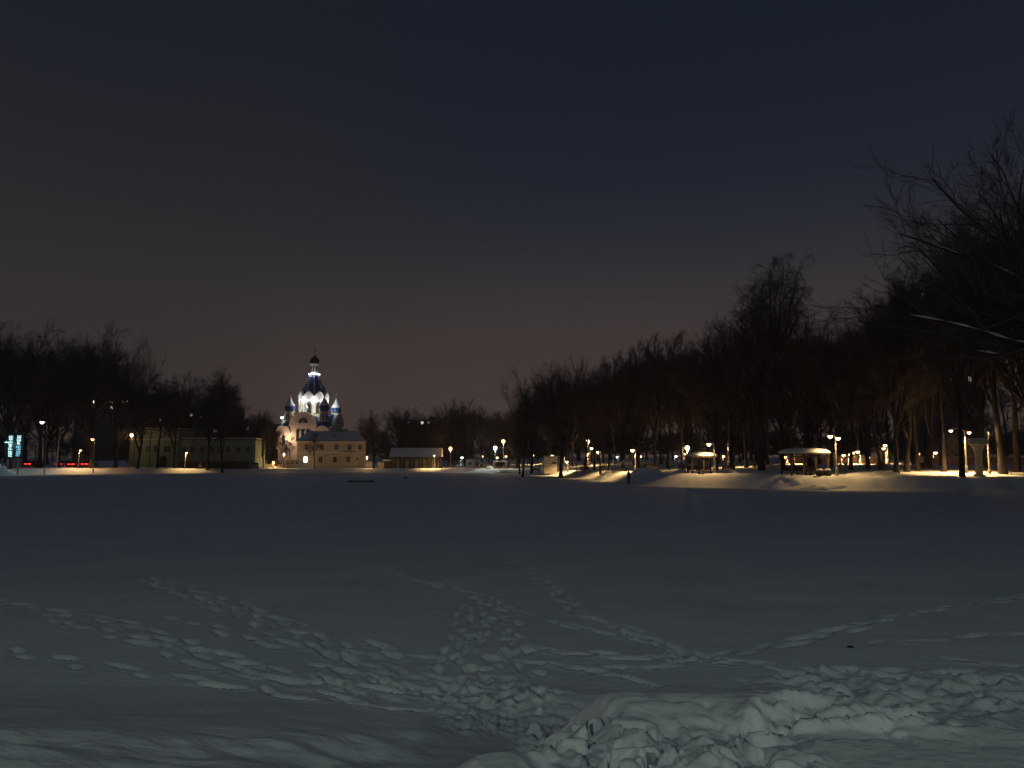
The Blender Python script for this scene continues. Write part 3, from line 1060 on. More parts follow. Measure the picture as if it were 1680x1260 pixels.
    for k in range(8):
        mt = Matrix.Rotation(k * math.pi / 4, 4, 'Z')
        ow, zs = 0.98, 20.6
        p = MB()
        p.box(-hw, -ow, -ap, -ap + .55, 17.4, zs).box(ow, hw, -ap, -ap + .55, 17.4, zs)
        ar = arc(0, zs, ow, 0, math.pi, 12)
        for i in range(12):
            (x0, z0), (x1, z1) = ar[i], ar[i + 1]
            p.prism([(x1, z1), (x0, z0), (x0, 22.3), (x1, 22.3)], -ap, -ap + .55)
        p.box(-hw, -ow, -ap, -ap + .55, zs, 22.3).box(ow, hw, -ap, -ap + .55, zs, 22.3)
        ps = p.xf(mt).build('belfry_arch', M['white'], e)
        # engaged column at the corner
        MB().lathe([(.36, 17.4), (.36, 22.2), (.48, 22.3), (.48, 22.6)], 10, (-hw * 1.0, -ap - .05)).xf(mt).build('column', M['white'], e)
        # balustrade
        b = MB().box(-ow, ow, -ap + .1, -ap + .22, 18.3, 18.42)
        for q in range(5):
            xx = -ow + (q + .5) * 2 * ow / 5
            b.box(xx - .04, xx + .04, -ap + .12, -ap + .2, 17.4, 18.3)
        b.xf(mt).build('balustrade', M['black'], ps)
        # keel gable over each arch
        kg = [(-hw - .1, 22.3), (hw + .1, 22.3)] + [(hw * .98, 22.9), (hw * .8, 23.6), (hw * .45, 24.2), (0, 24.9), (-hw * .45, 24.2), (-hw * .8, 23.6), (-hw * .98, 22.9)]
        kk = MB().prism(kg, -ap - .45, -ap - .05).xf(mt).build('keel_gable', M['white'], e)
        kr = MB()
        up = kg[2:]
        for i in range(len(up) - 1):
            (x0, z0), (x1, z1) = up[i], up[i + 1]
            kr.prism([(x0, z0), (x0 * 1.12, z0 + .28), (x1 * 1.12, z1 + .28), (x1, z1)], -ap - .7, -ap + .1)
        kr.xf(mt).build('gable_rim', M['white'], kk)
    MB().lathe([(.5, 19.2), (.85, 19.3), (.62, 19.9), (.5, 20.7), (.2, 21.0), (.06, 22.3)], 14, (0, 0)).build('bell', M['gold'], e, True)
    MB().lathe([(4.0, 22.3), (4.0, 22.6)], 8, (0, 0), R22).build('belfry_ceiling', M['white'], e)
    # tent roof
    k8 = 1 / math.cos(R22)
    tn = MB().lathe([(4.0 * k8, 22.9), (3.15 * k8, 25.6), (2.1 * k8, 28.8), (1.42 * k8, 31.0)], 8, (0, 0), R22).build('tent_roof', M['blue'], e)
    for k in range(8):
        w = R22 + k * math.pi / 4
        pts_ = [(r * k8 * 1.012 * math.cos(w), r * k8 * 1.012 * math.sin(w), z) for r, z in ((4.0, 22.9), (3.15, 25.6), (2.1, 28.8), (1.42, 31.0))]
        MB().tube(pts_, .11, 5).build('ridge', M['white'], tn)
    for k in range(4):
        mt = Matrix.Rotation(k * math.pi / 2, 4, 'Z')
        MB().prism([(-.55, 24.6), (.55, 24.6), (.5, 25.9), (0, 26.8), (-.5, 25.9)], -4.0, -2.6).xf(mt).build('dormer', M['blue'], tn)
    MB().lathe([(1.5, 30.9), (1.95, 31.0), (1.98, 31.35), (1.5, 31.45)], 20).build('lit_ring', M['led'], e)
    d = MB().lathe([(1.22, 31.4), (1.22, 34.3), (1.5, 34.45), (1.5, 34.75), (1.2, 34.8)], 20).build('top_drum', M['white'], e)
    for k in range(8):
        mt = Matrix.Rotation(k * math.pi / 4 + .1, 4, 'Z')
        MB().prism([(-.2, 31.9), (.2, 31.9)] + arc(0, 33.6, .2, 0, math.pi, 5), -1.3, -1.1).xf(mt).build('slit_window', M['pane'], d)
    dm = MB().lathe([(1.2, 34.75), (1.5, 35.1), (1.62, 35.7), (1.45, 36.3), (.9, 36.9), (.4, 37.4), (.1, 38.0)], 20).build('top_dome', M['black'], e, True)
    MB().box(-.07, .07, -.07, .07, 37.8, 40.6).box(-.6, .6, -.06, .06, 39.6, 39.75).box(-.3, .3, -.06, .06, 40.1, 40.22).build('cross', M['gold'], dm)
    # floodlights on the vault roofs, aimed at the belfry
    for k in range(8):
        w = k * math.pi / 4 + R22
        r = 6.4
        x, y = r * math.cos(w), r * math.sin(w)
        MB().box(x - .2, x + .2, y - .2, y + .2, 17.2, 17.6).tube([(x, y, 13.2), (x, y, 17.25)], .05, 5).build('floodlight', M['black'], e)
        light('floodlight_beam', (x * .985, y * .985, 18.1), 170, (1.0, .88, .60), e, .15)
        light('gable_light', (5.6 * math.cos(w), 5.6 * math.sin(w), 22.0), 300, (.95, .97, 1.0), e, .1)
    light('bell_light', (0, 0, 18.4), 60, (1.0, .93, .75), e, .2)
    light('ring_light', (0, -2.6, 31.2), 60, (.95, .97, 1.0), e, .1)
    light('ring_light', (-2.4, -.8, 31.2), 60, (.95, .97, 1.0), e, .1)
    # warm floods at the foot of the walls
    for (x, y, z, p, cc) in [(-4.6, -W - 1.6, 8.6, 500, (1, .70, .42)), (-7.6, -W - 1.8, 7.6, 350, (1, .62, .42)), (5.0, -W - 2.5, 7.0, 160, (1, .72, .48)), (0.5, -W - 3.2, 6.0, 380, (1, .74, .5))]:
        MB().box(x - .22, x + .22, y - .15, y + .15, z - .6, z - .2).tube([(x, y, 0), (x, y, z - .5)], .06, 5).build('floodlight', M['black'], e)
        bb = MB().lathe([(.02, z - .16), (.24, z - .08), (.26, z + .06), (.02, z + .14)], 10, (x, y)).build('floodlight_lens', M['bulbw'], e, True)
        light('wall_flood', (x, y, z + .4), p, cc, e, .2)
    return e


church()
# a bare white floodlight on a mast beside the church
p = pt(463, 685, 258)
zf = gz(p.x, 258)
e = empty('floodlight_mast', (p.x, 258, zf - .05), 0, 'tall mast with one glaring white floodlight beside the church dome', 'floodlight')
MB().tube([(0, 0, 0), (0, 0, p.z - zf)], [.16, .08], 8).build('mast', M['pole'], e)
MB().box(-.5, .5, -.1, .25, p.z - zf - .3, p.z - zf + .3).build('lamp_housing', M['black'], e)
MB().box(-.45, .45, -.2, -.11, p.z - zf - .25, p.z - zf + .25).build('lamp_lens', M['bulbc'], e)
light('flood', (0, -.8, p.z - zf), 120, (.9, .97, 1.0), e)


def house():
    Y = 190.0
    s = Y / F
    c = pt(544, 768, Y)
    z0 = gz(c.x, Y + 3) - .15
    e = empty('two_storey_house', (c.x, Y, z0), R(11), 'cream two-storey house with snowy hipped roof and one lit window', 'house')
    X = lambda u: (u - 544) * s
    w0, w1, D, hz_ = X(488.5), X(598), 10.0, 6.45
    MB().box(w0, w1, 0, D, 0, hz_).build('wall', M['cream'], e)
    MB().box(w0 - .06, w1 + .06, -.06, D, 0, .55).build('plinth', M['concrete'], e)
    MB().box(w0 - .05, w1 + .05, -.1, -.01, 3.75, 3.95).build('string_course', M['white'], e)
    MB().box(w0 - .3, w1 + .3, -.3, D + .3, hz_, hz_ + .18).build('cornice', M['white'], e)
    o = .45
    rf = MB().add([(w0 - o, -o, hz_ + .18), (w1 + o, -o, hz_ + .18), (w1 + o, D + o, hz_ + .18), (w0 - o, D + o, hz_ + .18), (w0 + 2.4, D / 2, 9.1), (w1 - 2.4, D / 2, 9.1)],
                  [(0, 1, 5, 4), (1, 2, 5), (2, 3, 4, 5), (3, 0, 4), (3, 2, 1, 0)]).build('roof', M['darkroof'], e)
    k = .12
    MB().add([(w0 - o + .2, -o + .25, hz_ + .34), (w1 + o - .2, -o + .25, hz_ + .34), (w1 + o - .2, D + o - .2, hz_ + .34), (w0 - o + .2, D + o - .2, hz_ + .34), (w0 + 2.4, D / 2 - .25, 9.06 + k), (w1 - 2.4, D / 2 - .25, 9.06 + k),
             ], [(0, 1, 5, 4), (1, 2, 5), (2, 3, 4, 5), (3, 0, 4)]).build('roof_snow', M['snow'], rf)
    MB().tube([(w0 + 2.2, D / 2, 9.2), (w1 - 2.2, D / 2, 9.2)], .1, 6).build('ridge_cap', M['black'], rf)
    cx = X(547)
    MB().box(cx - .45, cx + .45, 2.0, 2.8, 7.2, 8.6).build('chimney', M['brickred'], rf)
    for u in (503.5, 528, 551, 572, 589):
        window(e, X(u), 0, 4.55, .85, 1.25, M['wframe'], M['pane'])
    for u in (502.5, 526, 549, 570.5):
        window(e, X(u), 0, 1.45, .85, 1.35, M['wframe'], M['lit'] if u < 510 else M['pane'])
    window(e, X(585), 0, 2.1, .5, .5, M['wframe'], M['pane'], bars=False)
    MB().box(X(563), X(581), -.9, 0, 3.98, 4.1).build('awning', M['darkroof'], e)
    light('pane_spill', (X(502.5), -.35, 2.2), 6, (1, .95, .85), e)  # point light added in front of the pane for the lit window's spill
    return e


house()


def green_building():
    Y = 174.0
    s = Y / F
    c = pt(290, 768, Y)
    z0 = gz(c.x, Y + 3) - .15
    e = empty('green_building', (c.x, Y, z0), R(4), 'pale green plaster building with a taller block and a long low wing', 'building')
    X = lambda u: (u - 290) * s
    MB().box(X(214), X(290), 0, 11, 0, 8.5).build('wall', M['green'], e)
    MB().box(X(290) + .01, X(413), .8, 10, 0, 6.3).build('low_wing', M['green'], e)
    MB().box(X(213), X(291), -.3, 11.3, 8.5, 8.8).build('roof', M['darkroof'], e)
    MB().box(X(213.5), X(290.5), -.2, 11.2, 8.8, 9.0).build('roof_snow', M['snow'], e)
    MB().box(X(292), X(414), .5, 10.3, 6.3, 6.55).build('wing_roof', M['darkroof'], e)
    MB().box(X(292.5), X(413.5), .6, 10.2, 6.55, 6.8).build('roof_snow', M['snow'], e)
    MB().box(X(214) - .03, X(290) + .05, -.08, -.01, 6.35, 6.5).build('string_course', M['white'], e)
    for u in (229, 243, 255):
        window(e, X(u), 0, 3.6, .8, 1.4, M['wframe'], M['pane'])
    window(e, X(274), 0, 3.6, 1.5, 1.35, M['wframe'], M['pane'])
    window(e, X(276), 0, 7.0, .7, .6, M['wframe'], M['pane'], bars=False)
    for u in (299, 312, 328, 343, 356, 370, 386, 401):
        window(e, X(u), .8, 3.4, .9, 1.35, M['wframe'], M['pane'])
    for u in (222, 247):
        MB().tube([(X(u), -.12, 0), (X(u), -.12, 8.4)], .07, 6).build('downpipe', M['darkroof'], e)
    dr = MB().prism([(X(268) - .8, 0), (X(268) + .8, 0)] + arc(X(268), 1.9, .8, 0, math.pi, 10), -.05, .2).build('door', M['wood'], e)
    MB().prism([(X(268) - 1.2, 2.75), (X(268) + 1.2, 2.75), (X(268) + 1.0, 3.0), (X(268) - 1.0, 3.0)], -1.0, 0).build('door_canopy', M['concrete'], e)
    return e


green_building()
# dark board fence before the low wing
fe = empty('board_fence', (pt(352, 768, 171).x, 171, gz(pt(352, 768, 171).x, 171) - .1), R(4), 'dark board fence along the foot of the green building wing', 'fence')
for i in range(58):
    x = -7.4 + i * .257
    MB().box(x, x + .22, -.02, .02, 0, 1.62 + .06 * rng.random()).build('board', M['wood'], fe)
for i in range(6):
    x = -7.4 + i * 2.95
    MB().box(x - .06, x + .06, .025, .12, 0, 1.75).build('post', M['wood'], fe)


def shed():
    Y = 184.0
    s = Y / F
    c = pt(683, 768, Y)
    z0 = gz(c.x, Y + 2) - .12
    e = empty('long_shed', (c.x, Y, z0), R(2), 'long low dark wooden shed with a snow-covered pitched roof', 'shed')
    X = lambda u: (u - 683) * s
    a, b, D = X(642), X(722), 6.5
    MB().box(a, b, 0, D, 0, 2.85).build('wall', M['wood'], e)
    rf = MB().add([(a - .4, -.6, 2.75), (b + .3, -.6, 2.75), (b + .3, D + .6, 2.75), (a - .4, D + .6, 2.75), (a - .4, D / 2, 4.75), (b + .3, D / 2, 4.75)],
                  [(0, 1, 5, 4), (2, 3, 4, 5), (1, 2, 5), (3, 0, 4), (3, 2, 1, 0)]).build('roof', M['darkroof'], e)
    MB().add([(a - .42, -.62, 2.82), (b + .32, -.62, 2.82), (b + .32, D + .62, 2.82), (a - .42, D + .62, 2.82), (a - .42, D / 2, 5.0), (b + .32, D / 2, 5.0)],
             [(0, 1, 5, 4), (2, 3, 4, 5), (1, 2, 5), (3, 0, 4)]).build('roof_snow', M['snow'], rf)
    for u in (654, 668, 683, 697, 711):
        d = MB().box(X(u) - .42, X(u) + .42, -.06, 0, .1, 2.2).build('door', M['palewood'], e)
        MB().box(X(u) + .28, X(u) + .34, -.1, -.06, 1.05, 1.2).build('handle', M['black'], d)
    for u in (646, 661, 676, 690, 704, 719):
        MB().box(X(u) - .07, X(u) + .07, -.5, -.36, 0, 2.75).build('post', M['palewood'], e)
    # lean-to
    MB().box(X(630), a - .05, .6, 4.5, 0, 1.9).build('lean_to', M['wood'], e)
    MB().box(X(628), a - .02, .2, 4.7, 1.9, 2.15).build('lean_to_snow', M['snow'], e)


shed()


def block(name, u0, u1, vtop, Y, floors, cols, lit, label, depth=13, rz=0.0):
    c = pt((u0 + u1) / 2, 760, Y)
    W = (u1 - u0) * Y / F
    top = pt(840, vtop, Y).z
    z0 = gz(c.x, Y) - .3
    H = top - z0
    e = empty(name, (c.x, Y, z0), rz, label, 'building')
    MB().box(-W / 2, W / 2, 0, depth, 0, H).build('wall', M['panelwall'], e)
    MB().box(-W / 2 - .1, W / 2 + .1, -.15, depth + .15, H, H + .7).build('parapet', M['concrete'], e)
    MB().box(-2, 2, 4, 8, H + .7, H + 3).build('lift_house', M['panelwall'], e)
    fh, cw = H / floors, W / cols
    ww, wh = min(1.7, cw * .5), min(1.5, fh * .52)
    fr = MB().box(-ww / 2 - .08, ww / 2 + .08, -.06, .02, -.08, wh + .08).mesh('window', M['concrete'])
    pn = {k: MB().box(-ww / 2, ww / 2, -.1, -.061, 0, wh).mesh('pane', M[k]) for k in ('pane', 'lit', 'litcool', 'litdim', 'littower')}
    want = {}
    for (u, v, kk) in lit:
        p_ = pt(u, v, Y)
        want[(int((p_.z - z0) / fh), int((p_.x - c.x + W / 2) / cw))] = kk
    for i in range(floors):
        for j in range(cols):
            w = link('window', fr, e)
            w.location = (-W / 2 + (j + .5) * cw, 0, i * fh + fh * .32)
            p_ = link('pane', pn[want.get((i, j), 'pane')], w)


block('apartment_block', 118, 238, 646, 430, 12, 13, [(155, 660, 'litcool'), (155, 667, 'litcool'), (178, 668, 'lit'), (187, 662, 'litcool'), (197, 656, 'litdim'), (197, 662, 'litdim'), (208, 657, 'litcool')],
      'dark far apartment block with a slanting row of lit windows behind the grove')
block('apartment_block', 256, 386, 668, 455, 10, 13, [(263, 690, 'litdim'), (311, 685, 'litcool'), (352, 688, 'litdim'), (360, 688, 'litcool'), (351, 699, 'lit'), (359, 699, 'litcool'), (357, 710, 'litdim'), (368, 682, 'litdim'), (375, 683, 'litcool'), (379, 672, 'litdim')],
      'dark far apartment block with a cluster of lit windows above the green building')
block('apartment_block', 402, 452, 697, 480, 5, 5, [(412, 703, 'litcool'), (420, 703, 'litcool')], 'low dark far block with two lit windows left of the church')
block('apartment_block', 655, 760, 690, 520, 8, 10, [(668, 693, 'litdim'), (694, 696, 'lit'), (700, 692, 'lit'), (708, 701, 'litdim'), (737, 693, 'litdim'), (741, 698, 'litdim'), (746, 693, 'lit')],
      'dark far apartment block with sparse lit windows behind the trees of the shed')
block('apartment_tower', 1500, 1612, 477, 245, 18, 9, [(1518, 484, 'littower'), (1518, 488, 'litdim'), (1489, 527, 'littower'), (1530, 566, 'litdim'), (1571, 556, 'littower'), (1578, 558, 'litdim'), (1594, 550, 'littower'), (1578, 590, 'litdim'), (1562, 630, 'litdim'), (1580, 626, 'litdim')],
      'tall dark apartment tower with scattered lit windows behind the park trees', depth=15, rz=R(-12))


# ------------------------------------------------------------------ street and park lamps
WARM, ORANGE, WHITE = (1.0, .60, .22), (1.0, .45, .15), (.92, 1.0, .90)


def lamp(u, v, Y=None, heads=1, side=-1, kind='w', power=500, label=None, group=None, bulb=None, arm=.7, name='park_lamp', ball=False, spot=134):
    if Y is None:
        Y = min(235, max(110, 2.0 * F / max(2.0, 750 - v)))
    hp = pt(u, v, Y)
    off = arm * -side if not ball else 0.0
    bx, by = hp.x + off, Y
    z0 = gz(bx, by) - .08
    h = hp.z - z0
    e = empty(name, (bx, by, z0), 0, label, 'lamp', group)
    bm, cc = {'w': (M['bulbw'], WARM), 'o': (M['bulbo'], ORANGE), 'c': (M['bulbc'], WHITE)}[kind]
    r = bulb or (.17 + Y * .0010)
    if ball:
        MB().tube([(0, 0, 0), (0, 0, h - r * .8)], [.075, .05], 7).lathe([(.13, 0), (.13, .7), (.08, .8)], 8).build('pole', M['pole'], e)
        prof = [(r * math.sin(math.pi * i / 10), h - r * math.cos(math.pi * i / 10)) for i in range(11)]
        MB().lathe([(max(.01, a), b) for a, b in prof], 12).build('globe', bm, e, True)
        light('glow', (0, -.05, h - r - .12), 0.9 * power, cc, e, .12)
        return e
    MB().tube([(0, 0, 0), (0, 0, h - .25), (side * .12, 0, h + .05), (side * arm * .6, 0, h + .22), (side * arm, 0, h + .2)], [.085, .055, .05, .04, .035], 7).lathe([(.14, 0), (.14, .8), (.09, .9)], 8).build('pole', M['pole'], e)
    for q in range(heads):
        sx = side * arm if q == 0 else -side * arm * .15
        yo = 0 if q == 0 else -.5
        dz = 0 if q == 0 else -.22
        cx, cy = sx, yo
        if q:
            MB().tube([(0, 0, h - .1), (cx, cy, h + .2 + dz)], .035, 6).build('arm', M['pole'], e)
        MB().lathe([(r * 1.02, h + dz + .02), (r * .85, h + dz + .09), (r * .35, h + dz + .17), (.04, h + dz + .2)], 12, (cx, cy)).build('shade', M['black'], e, True)
        MB().lathe([(.02, h + dz - r * 1.15), (r * .55, h + dz - r * 1.0), (r * .9, h + dz - r * .5), (r * .97, h + dz + .015)], 12, (cx, cy)).build('bulb', bm, e, True)
        light('glow', (cx, cy, h + dz - r * 1.15 - .08), 2.4 * power / heads, cc, e, .12, spot)
    return e


GP = 'lit lamps far among the park trees'
LP_ = 'small lit lamp on a slim pole far among the park trees'
lamp(1362, 715, 83.3, heads=2, side=-1, power=380, label='twin-headed lamp on a slim pole right beside the larger snowy-roofed shelter', arm=.55, spot=136)
lamp(1560, 706, 86, heads=2, side=-1, power=2400, label='twin-headed lamp standing beside the flared stone pillar', arm=1.5, bulb=.2)
lamp(1163, 728, 90.1, side=-1, power=240, label='single lamp standing against the smaller snowy-roofed shelter', arm=.6, spot=136)
lamp(1037.5, 738, 108, side=-1, power=750, label='lamp standing next to the person on the bank', arm=.4)
lamp(981.5, 741, 119, side=-1, power=260, label='lamp whose yellow light shines on a shrub beside the slanting trunk', arm=.35)
lamp(923, 744, 138, side=-1, power=500, label='lamp partly hidden by the round-crowned tree at the pond edge', arm=.4)
lamp(826, 724, 175, ball=True, kind='w', power=700, label='highest warm globe lamp above the middle of the far shore', bulb=.42)
lamp(812.5, 735, 172, ball=True, kind='c', power=1100, label='white globe lamp on a bright pole at the far shore', bulb=.4)
lamp(739, 736, 186, ball=True, kind='o', power=700, label='orange globe lamp just beyond the end of the shed', bulb=.42)
lamp(712.5, 747, 180, side=-1, power=1000, label='short lamp in front of the shed lighting the pond edge', arm=.2, bulb=.22)
lamp(964.4, 724, 170, ball=True, power=800, label='warm globe lamp high over the path behind the slanting trunk', bulb=.42)
lamp(1127.5, 735, 112, ball=True, power=900, label='bright globe lamp left of the smaller shelter', bulb=.34)
for (u, v, k, pw) in [(970.5, 735, 'w', 350), (964, 744, 'w', 350), (962, 747, 'o', 250), (1051, 748, 'w', 500), (1012, 749, 'c', 150), (906, 747, 'w', 500), (874, 746.5, 'w', 600), (849, 747.5, 'w', 700), (830, 748, 'o', 400), (816, 750, 'w', 300), (791, 748, 'o', 500), (758, 750, 'c', 200),
                      (1109, 748, 'c', 150), (1124, 744, 'o', 350), (1198, 728, 'w', 300), (1179, 743.5, 'w', 400), (1187, 748, 'w', 600), (1306, 738.5, 'o', 500), (1288, 749, 'o', 400), (1384, 746, 'o', 600),
                      (1395, 745, 'w', 500), (1399, 742, 'w', 600), (1407, 740.5, 'w', 600), (1452, 730, 'w', 600), (1449.5, 735, 'o', 400), (1506, 744, 'o', 500), (1534.6, 742, 'w', 800), (1424, 750, 'o', 400), (1640, 744, 'o', 350)]:
    lamp(u, v, None if u < 1240 else rng.uniform(112, 135), side=rng.choice([-1, 1]), kind=k, power=pw * (1.6 if u < 1370 else 2.6), label=LP_, group=GP, arm=.4)
lamp(930, 757, 136, side=-1, power=300, label='knee-high lamp close to the snow beside the kiosk', arm=.15, bulb=.26)
# left bank
lamp(132, 738.5, 154.5, side=1, power=330, label='lamp with a thick lit post on the bank near the red car lights', arm=.25, bulb=.22)
lamp(152, 720, 153, side=-1, kind='o', power=160, label='orange lamp on a thin pole in the grove near the red car lights', arm=.4)
lamp(216, 714, 168, ball=True, kind='w', power=230, label='bright lamp at the corner of the tall block of the green building', arm=.4)
lamp(306, 742.5, 162, side=1, power=360, label='lamp on the bank before the green building, lighting the snow slope', arm=.2, bulb=.22)
lamp(69, 692, 149, side=-1, kind='c', power=160, label='tall street lamp with a glaring white head in the dark grove', arm=1.0, bulb=.36)
lamp(466, 745, 181, ball=True, power=700, bulb=.24, label='globe lamp lighting the small pavilion between church and traffic light', arm=.2)
lamp(449, 758.5, 184, ball=True, power=450, label='low globe light on the shore before the small pavilion', bulb=.22)
lamp(602, 750, 182, ball=True, power=700, label='globe lamp at the corner of the cream house lighting the fence', bulb=.2)
lamp(594, 724, 200, side=1, kind='c', power=150, label='small white lamp on a tall pole at the right corner of the cream house', arm=.3, bulb=.16)
# lamps of the path behind the viewer, lighting the near bank
G_NEAR = 'street lamps of the path on the near bank'
for (x, y, pw) in [(-7, -15, 2250), (14, -17, 1500)]:
    z0 = gz(x, y) - .1
    e = empty('street_lamp', (x, y, z0), 0, 'plain pale street lamp on the near bank path', 'lamp', G_NEAR)
    MB().tube([(0, 0, 0), (0, 0, 8.6), (.2, .2, 9.1), (.6, .9, 9.3)], [.09, .06, .05, .04], 8).build('pole', M['pole'], e)
    MB().box(.45, .75, .6, 1.3, 9.22, 9.4).build('shade', M['black'], e)
    MB().box(.48, .72, .65, 1.25, 9.16, 9.215).build('bulb', M['bulbc'], e)
    light('glow', (.6, .95, 9.0), pw, (.82, 1.0, .80), e, .15)

# an unlit pale pole
p0 = pt(92.5, 768, 156)
pe = empty('pole', (p0.x, 156, gz(p0.x, 156) - .1), 0, 'pale unlit pole leaning slightly beside the tall white-headed lamp', 'pole')
MB().tube([(0, 0, 0), (.3, 0, 8.4)], [.15, .09], 8).build('shaft', M['concrete'], pe)
MB().box(.0, .6, -.05, .05, 8.1, 8.25).build('cross_arm', M['concrete'], pe)


# ------------------------------------------------------------------ shelters, pillar, kiosk, fences, signs
def shelter(u0, u1, vroof, vbase, Y, label, n_posts):
    c = pt((u0 + u1) / 2, vbase, Y)
    W = (u1 - u0) * Y / F
    z0 = gz(c.x, Y + 1) - .08
    h = pt(840, vroof, Y).z - z0
    e = empty('shelter', (c.x, Y, z0), R(4), label, 'shelter')
    D = W * .62
    rf = MB().box(-W / 2, W / 2, -.2, D, h, h + .12).build('roof', M['wood'], e)
    # snow slab with rounded edges
    m = MB()
    ring = []
    for (ins, z) in ((.0, 0), (-.06, .08), (.06, .26), (.34, .44), (.85, .56)):
        ring.append([(-W / 2 + ins, -.2 + ins, z), (0, -.2 + ins, z + .02), (W / 2 - ins, -.2 + ins, z), (W / 2 - ins, D / 2, z), (W / 2 - ins, D - ins, z), (0, D - ins, z), (-W / 2 + ins, D - ins, z), (-W / 2 + ins, D / 2, z)])
    vs = [q for r_ in ring for q in r_]
    fs = [(i * 8 + j, i * 8 + (j + 1) % 8, (i + 1) * 8 + (j + 1) % 8, (i + 1) * 8 + j) for i in range(4) for j in range(8)] + [tuple(range(32, 40))]
    m.add([(x, y, z + h + .12) for x, y, z in vs], fs).build('roof_snow', M['snow'], rf, True)
    for i in range(n_posts):
        x = -W / 2 + .18 + i * (W - .36) / (n_posts - 1)
        for y in (.0, D - .25):
            MB().box(x - .08, x + .08, y, y + .16, 0, h).build('post', M['wood'], e)
    MB().box(-W / 2 + .2, W / 2 - .2, .02, .1, h - .3, h - .12).build('beam', M['wood'], e)
    for i in range(n_posts - 1):
        x0 = -W / 2 + .3 + i * (W - .36) / (n_posts - 1)
        MB().box(x0, x0 + (W - .36) / (n_posts - 1) - .24, D - .2, D - .14, .55, 1.05).build('rail_panel', M['wood'], e)
    tb = MB().box(-W * .28, W * .28, D * .38, D * .62, .72, .78).build('table_top', M['wood'], e)
    MB().box(-W * .2, -W * .2 + .1, D * .45, D * .55, 0, .72).build('table_leg', M['wood'], e)
    MB().box(W * .2 - .1, W * .2, D * .45, D * .55, 0, .72).build('table_leg', M['wood'], e)
    for y in (D * .2, D * .75):
        b = MB().box(-W * .3, W * .3, y, y + .3, .42, .47).build('bench', M['wood'], e)
        MB().box(-W * .26, -W * .22, y + .05, y + .25, 0, .42).build('bench_leg', M['wood'], b)
        MB().box(W * .22, W * .26, y + .05, y + .25, 0, .42).build('bench_leg', M['wood'], b)
    return e


shelter(1133, 1177, 750.5, 778, 91, 'smaller open wooden shelter with a thick slab of lit snow on its roof', 3)
shelter(1296, 1363, 745.5, 781, 84, 'larger open wooden shelter with snow-laden roof beside the twin-headed lamp', 4)

# stone pillar with flared head
Yp = 80
c = pt(1607, 782, Yp)
zp = gz(c.x, Yp) - .1
hp_ = pt(840, 721, Yp).z - zp
e = empty('stone_pillar', (c.x, Yp, zp), R(20), 'pale stone pillar with a wide flared head beside the twin lamp', 'pillar')
MB().lathe([(.55, 0), (.55, .3), (.42, .35)], 8).build('base', M['stone'], e)
MB().lathe([(.36, .3), (.33, hp_ * .55), (.36, hp_ * .66), (.48, hp_ * .76), (.66, hp_ * .84)], 8).build('shaft', M['stone'], e)
MB().lathe([(.66, hp_ * .84), (.98, hp_ * .88), (.98, hp_ * .965), (.9, hp_ * .98)], 8).build('capital', M['stone'], e)
MB().lathe([(.92, hp_ * .98), (.95, hp_ * 1.0), (.7, hp_ * 1.03), (.1, hp_ * 1.045)], 12).build('snow_cap', M['snow'], e, True)
# lit slim post right of it
c = pt(1624, 780, 85)
e = empty('post', (c.x, 85, gz(c.x, 85) - .1), 0, 'slim pale post behind the flared stone pillar', 'post')
MB().tube([(0, 0, 0), (-.03, 0, 3.6)], [.1, .07], 8).lathe([(.16, 0), (.16, .5), (.1, .6)], 8).build('shaft', M['concrete'], e)
light('glow', (-.6, -1.1, 4.4), 120, WARM, e)
MB().tube([(0, 0, 3.6), (-.3, -.7, 4.5), (-.6, -1.1, 4.75)], .04, 6).build('arm', M['pole'], e)
MB().lathe([(.02, 4.6), (.16, 4.62), (.14, 4.74), (.02, 4.8)], 10, (-.6, -1.1)).build('shade', M['black'], e)

# long salmon wall in the park
for (u0, u1, Y0, Y1, lab) in [(1285, 1445, 138, 128, 'low salmon plaster wall glowing in orange lamplight behind the larger shelter'), (1498, 1700, 126, 118, 'low salmon plaster wall glimpsed between trunks behind the flared pillar')]:
    a, b = pt(u0, 765, Y0), pt(u1, 765, Y1)
    d = Vector((b.x - a.x, Y1 - Y0, 0))
    z0 = min(gz(a.x, Y0), gz(b.x, Y1)) - .2
    e = empty('plaster_wall', (a.x, Y0, z0), math.atan2(d.y, d.x), lab, 'wall')
    Ln = d.length
    n = max(4, int(Ln / 2.6))
    for i in range(n):
        x = i * Ln / n
        MB().box(x + .16, x + Ln / n - .16, -.1, .1, 0, 1.35).build('wall_panel', M['salmon'], e)
        pr = MB().box(x - .16, x + .16, -.17, .17, 0, 1.55).build('pier', M['salmon'], e)
        MB().box(x - .2, x + .2, -.2, .2, 1.55, 1.68).build('snow_cap', M['snow'], pr)
    MB().box(.2, Ln - .2, -.13, .13, 1.36, 1.45).build('snow_coping', M['snow'], e)


